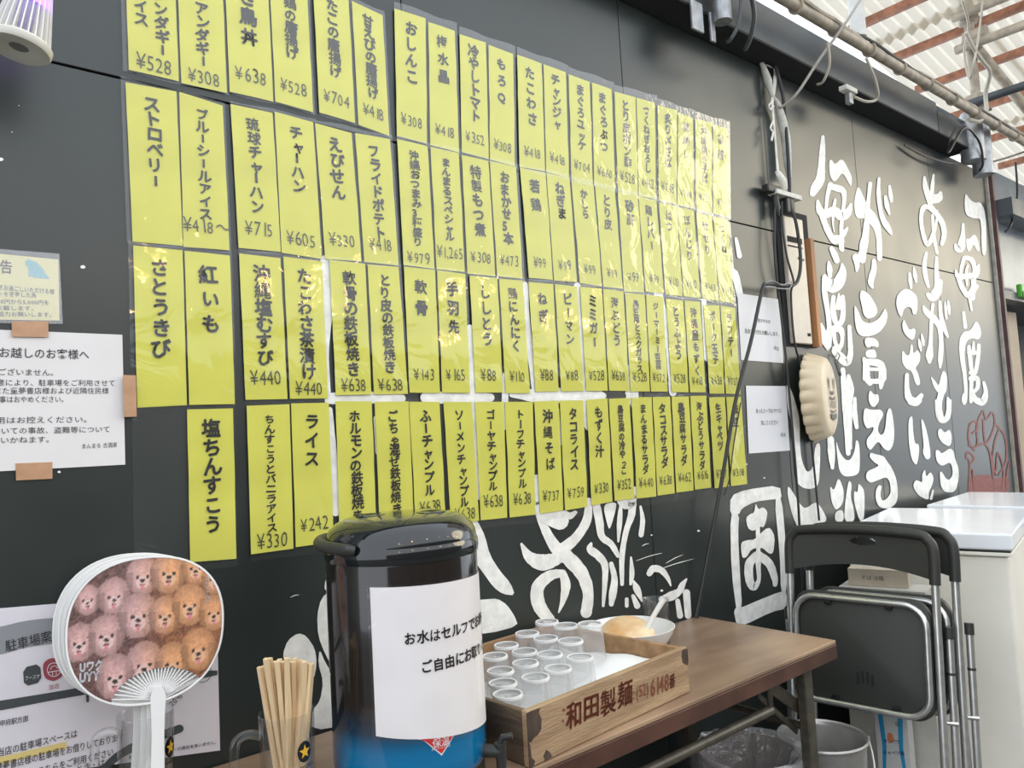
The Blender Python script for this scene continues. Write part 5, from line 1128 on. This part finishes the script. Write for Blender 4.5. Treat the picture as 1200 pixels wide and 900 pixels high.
# long scaffold tube with wrapped cables, parallel to the wall
PY, PZ = -.20, 2.775
sp_ = empty('scaffold_rail', (4.0, PY, PZ), 'long pale scaffold tube above the eave, wrapped in cables', 'scaffold tube')
MB().tube([(-2.6, 0, 0), (2.6, 0, 0)], .021, 14).build('tube', M_TAN, sp_, smooth=True)
rn = random.Random(5)
for k in range(4):
    pts = [(-2.6+5.2*i/60, .018*cos(k*1.5+i*.22)+rn.uniform(-.004, .004), .016*sin(k*1.5+i*.22)*.6+.017+rn.uniform(-.004, .004)) for i in range(61)]
    MB().tube(pts, .006 if k else .009, 7).build('wrapped_cable', M_CABLE if k % 2 else M_TAN, sp_, smooth=True)
for x in [-2.3+.28*i for i in range(17)]:
    MB().tube([(x, 0, -.002), (x+.010, 0, .0)], .029, 12).build('cable_band', mat('old_tape', (.30, .26, .20), .5, var=.2), sp_, smooth=True)
tb3('white_post', (3.02, -.20, 2.80), (3.02, -.20, 3.9), .030, mat('white_pipe', (.60, .60, .57), .4, var=.06), 'short pale vertical pipe standing on the scaffold rail', 'pipe')
# main post at the end of the wall
pp = empty('scaffold_post', (4.58, -.10, 0), 'tall steel scaffold post at the far end of the painted wall', 'post')
PX = 4.58
MB().tube([(0, 0, 2.66), (0, 0, 3.9)], .024, 14).build('upper_tube', M_TAN, pp, smooth=True)
MB().tube([(0, 0, 2.55), (0, 0, 2.86)], .050, 18).build('sleeve_pipe', M_GALV, pp, smooth=True)
MB().tube([(-.13, 0, 2.60), (-.13, 0, 2.80), (-.10, 0, 2.84)], .058, 18).build('duct_cap', M_GALV, pp, smooth=True)
for z, a_ in ((2.90, .3), (2.97, 1.3), (3.28, .5), (3.42, 2)):
    MB().box((-.045, -.045, -.022), (.045, .045, .022), Matrix.Translation((0, 0, z)) @ Matrix.Rotation(a_, 4, 'Z')).build('clamp', M_TAN, pp, bevel=.008)
    MB().tube([(.03, -.06, z), (.03, .05, z)], .007, 8).build('clamp_bolt', M_GALV, pp, smooth=True)
MB().tube([(-.03, -.09, 3.30), (-.03, .02, 3.30)], .038, 16).build('tube_stub', M_TAN, pp, smooth=True)
for k, (x_, z_, lb) in enumerate(((4.50, 3.62, 'upper pale cross tube running toward the street side'), (4.50, 3.42, 'middle pale cross tube running toward the street side'), (4.50, 3.24, 'lower pale cross tube running toward the street side'))):
    tb3('cross_tube', (x_, -.05, z_), (x_+.02, -1.3, z_-.01), .024, M_TAN, lb, 'pipe', 'cross tubes')
tb3('steel_cross_tube', (4.52, -.06, 2.935), (4.52, -1.3, 2.935), .022, M_FASCIA, 'dark grey cross tube at the end post, lowest of all', 'pipe')
tb3('slanted_tube', (4.55, -.14, 3.22), (5.35, -.38, 2.55), .026, M_TAN, 'slanting pale tube right of the end post', 'pipe')
# loose wires at the end post
def wire3(pts, r, m, name, label, group=None):
    C = [Vector(p) for p in catmull([tuple(p) for p in pts], 7)]; b0 = C[0].copy(); o = MB().tube([c-b0 for c in C], r, 6).build(name, m, smooth=True); o.location = b0; tag(o, label, 'wire', group)
GW = 'loose wires around the end post'
def P3(x, y, off): return on_wall(x, y, off)
wire3([P3(1120,150,.15), P3(1113,165,.15), P3(1112,178,.12), P3(1130,150,.16), P3(1147,165,.16), P3(1152,190,.15), P3(1148,200,.12)], .006, M_CABLE, 'loose_wire', 'dark looping wire at the foot of the end post', GW)
wire3([P3(1060,170,.02), P3(1085,183,.03), P3(1120,192,.05), P3(1160,190,.10), P3(1200,178,.15), P3(1230,165,.18)], .006, mat('brown_wire', (.14, .12, .10), .5), 'loose_wire', 'brown wire sagging past the top right corner of the wall', GW)
wire3([P3(1128,0,.3), P3(1135,30,.25), P3(1130,60,.2), P3(1136,92,.2), P3(1142,70,.25), P3(1147,40,.25), P3(1152,0,.3)], .006, mat('pale_wire', (.50, .46, .38), .5), 'loose_wire', 'pale wire looping down beside the end post', GW)
wire3([P3(1132,38,.25), P3(1142,58,.25), P3(1152,72,.25), P3(1160,85,.25), P3(1155,110,.2), P3(1156,130,.2), P3(1148,142,.2), P3(1135,140,.18)], .010, mat('pale_wire', (.50, .46, .38), .5), 'loose_wire', 'thick pale wire curling round the end post clamps', GW)
wire3([P3(970,50,.22), P3(972,75,.2), P3(965,95,.16), P3(958,99,.12)], .005, mat('pale_wire', (.50, .46, .38), .5), 'loose_wire', 'short pale wire hanging from the rail in front of the eave', GW)
wire3([P3(1015,68,.22), P3(1026,95,.2), P3(1028,115,.16), P3(1015,119,.14), P3(998,112,.11)], .006, mat('pale_wire', (.50, .46, .38), .5), 'loose_wire', 'pale wire looping down to the eave junction box', GW)
wire3([P3(1190,190,.05), P3(1192,230,.05), P3(1185,262,.05), P3(1178,272,.03)], .006, M_CABLE, 'loose_wire', 'dark wire dangling over the blue-grey sheet at far right', GW)
jb = P3(994, 107, .115); b_ = MB().box((-.05, -.02, -.008), (.04, .015, .012)).build('junction_box', M_WCLOTH, bevel=.002); b_.location = jb; tag(b_, 'small white junction box with grey wires under the eave', 'junction box')
MB().box((-.015, -.012, -.055), (.015, .01, -.008)).build('cable_gland', M_GALV, b_, bevel=.003)
# green box on the blue sheet
gp = P3(1188, 295, .0); gp.y = -.02; b_ = MB().box((-.09, -.03, -.035), (.09, .0, .045)).build('green_tape_measure', mat('bright_green_plastic', (.10, .45, .04), .4), bevel=.008)
b_.location = Vector((5.32, -.005, 1.985)); tag(b_, 'bright green and black plastic case at the far right', 'plastic case')
MB().box((-.085, -.034, -.034), (.085, -.030, .0)).build('black_face', M_BLACKPL, b_, bevel=.002)
# tan boards in the recess
for k, (x_, w_, z1, lb) in enumerate(((5.02, .16, 1.62, 'shorter tan board standing beyond the wall end'), (5.24, .34, 1.90, 'taller tan board standing at the right edge'))):
    b_ = MB().box((0, 0, 0), (w_, .03, z1)).build('tan_board', mat('tan_board', (.42, .33, .22), .6, var=.08, vscale=4), bevel=.003); b_.location = (x_, .06+.05*k, 0); tag(b_, lb, 'board')

# roof of corrugated translucent sheets on brown purlins
mr_ = bpy.data.materials.new('translucent_roof_sheet'); mr_.use_nodes = True; t = mr_.node_tree; t.nodes.clear()
o_ = t.nodes.new('ShaderNodeOutputMaterial'); d_ = t.nodes.new('ShaderNodeBsdfDiffuse'); d_.inputs[0].default_value = (.55, .50, .42, 1); tl = t.nodes.new('ShaderNodeBsdfTranslucent'); tl.inputs[0].default_value = (.90, .86, .76, 1)
mx = t.nodes.new('ShaderNodeMixShader'); mx.inputs[0].default_value = .42; t.links.new(d_.outputs[0], mx.inputs[1]); t.links.new(tl.outputs[0], mx.inputs[2]); t.links.new(mx.outputs[0], o_.inputs[0])
RXA, RXB, RZA, SL = 3.4, 9.5, 3.86, -.17
def rz(x): return RZA+SL*(x-RXA)
rf = empty('roof', (6, -1.5, rz(6)), kind='structure')
def roof_sheet(ya, yb, xa, xb, dz):
    V = []; Fc = []; n = int((yb-ya)/.0175)
    for i in range(n+1):
        y = ya+(yb-ya)*i/n; h = .016*sin(i*pi/2+.4)
        for x in (xa, xb): V.append(Vector((x, y, rz(x)+h+dz))-rf.location)
    for i in range(n): q = 2*i; Fc.append((q, q+1, q+3, q+2))
    MB().add(V, Fc).build('roof_sheet', mr_, rf, smooth=True, fixn=False)
for a in range(3):
    for b in range(4): roof_sheet(-1.2+.60*a, -1.2+.60*a+.63, RXA+1.52*b-.05, RXA+1.52*(b+1)+.03, .05+.006*(a % 2)+.012*(b % 2))
for k, x in enumerate((3.50, 3.72, 4.15, 4.6, 5.05, 5.5, 6.0, 6.5, 7.0, 7.6, 8.2, 8.9)):
    MB().box((x-.018, -1.25, rz(x)-.020), (x+.018, .55, rz(x)+.03), Matrix.Translation(-rf.location)).build('purlin', M_RUST, rf, bevel=.003)

# warm festoon bulbs on the far side of the alley (out of the picture, they glint in the plastic sleeves)
Mb = emis('warm_bulb_light', (1.0, .62, .28), 55)
for k in range(7):
    q = empty('festoon_bulb', (-1.2+1.15*k, -3.1, 2.35-.06*abs(k-3)), 'warm festoon bulb number %s along the opposite side of the alley' % ['one', 'two', 'three', 'four', 'five', 'six', 'seven'][k], 'bulb', 'festoon bulbs opposite')
    MB().lathe([(.001, 0), (.020, .006), (.035, .026), (.038, .045), (.028, .07), (.014, .085)], 16, close=True).build('glass', Mb, q, smooth=True)
    MB().lathe([(.015, .085), (.016, .13), (.008, .14)], 12, close=True).build('cap', M_BLACKPL, q, smooth=True)
wire3([(-5, -3.1, 2.62)]+[(-1.2+1.15*k, -3.1, 2.49-.06*abs(k-3)) for k in range(7)]+[(9.5, -3.1, 2.7)], .006, M_CABLE, 'festoon_wire', 'black wire carrying the festoon bulbs opposite the wall')
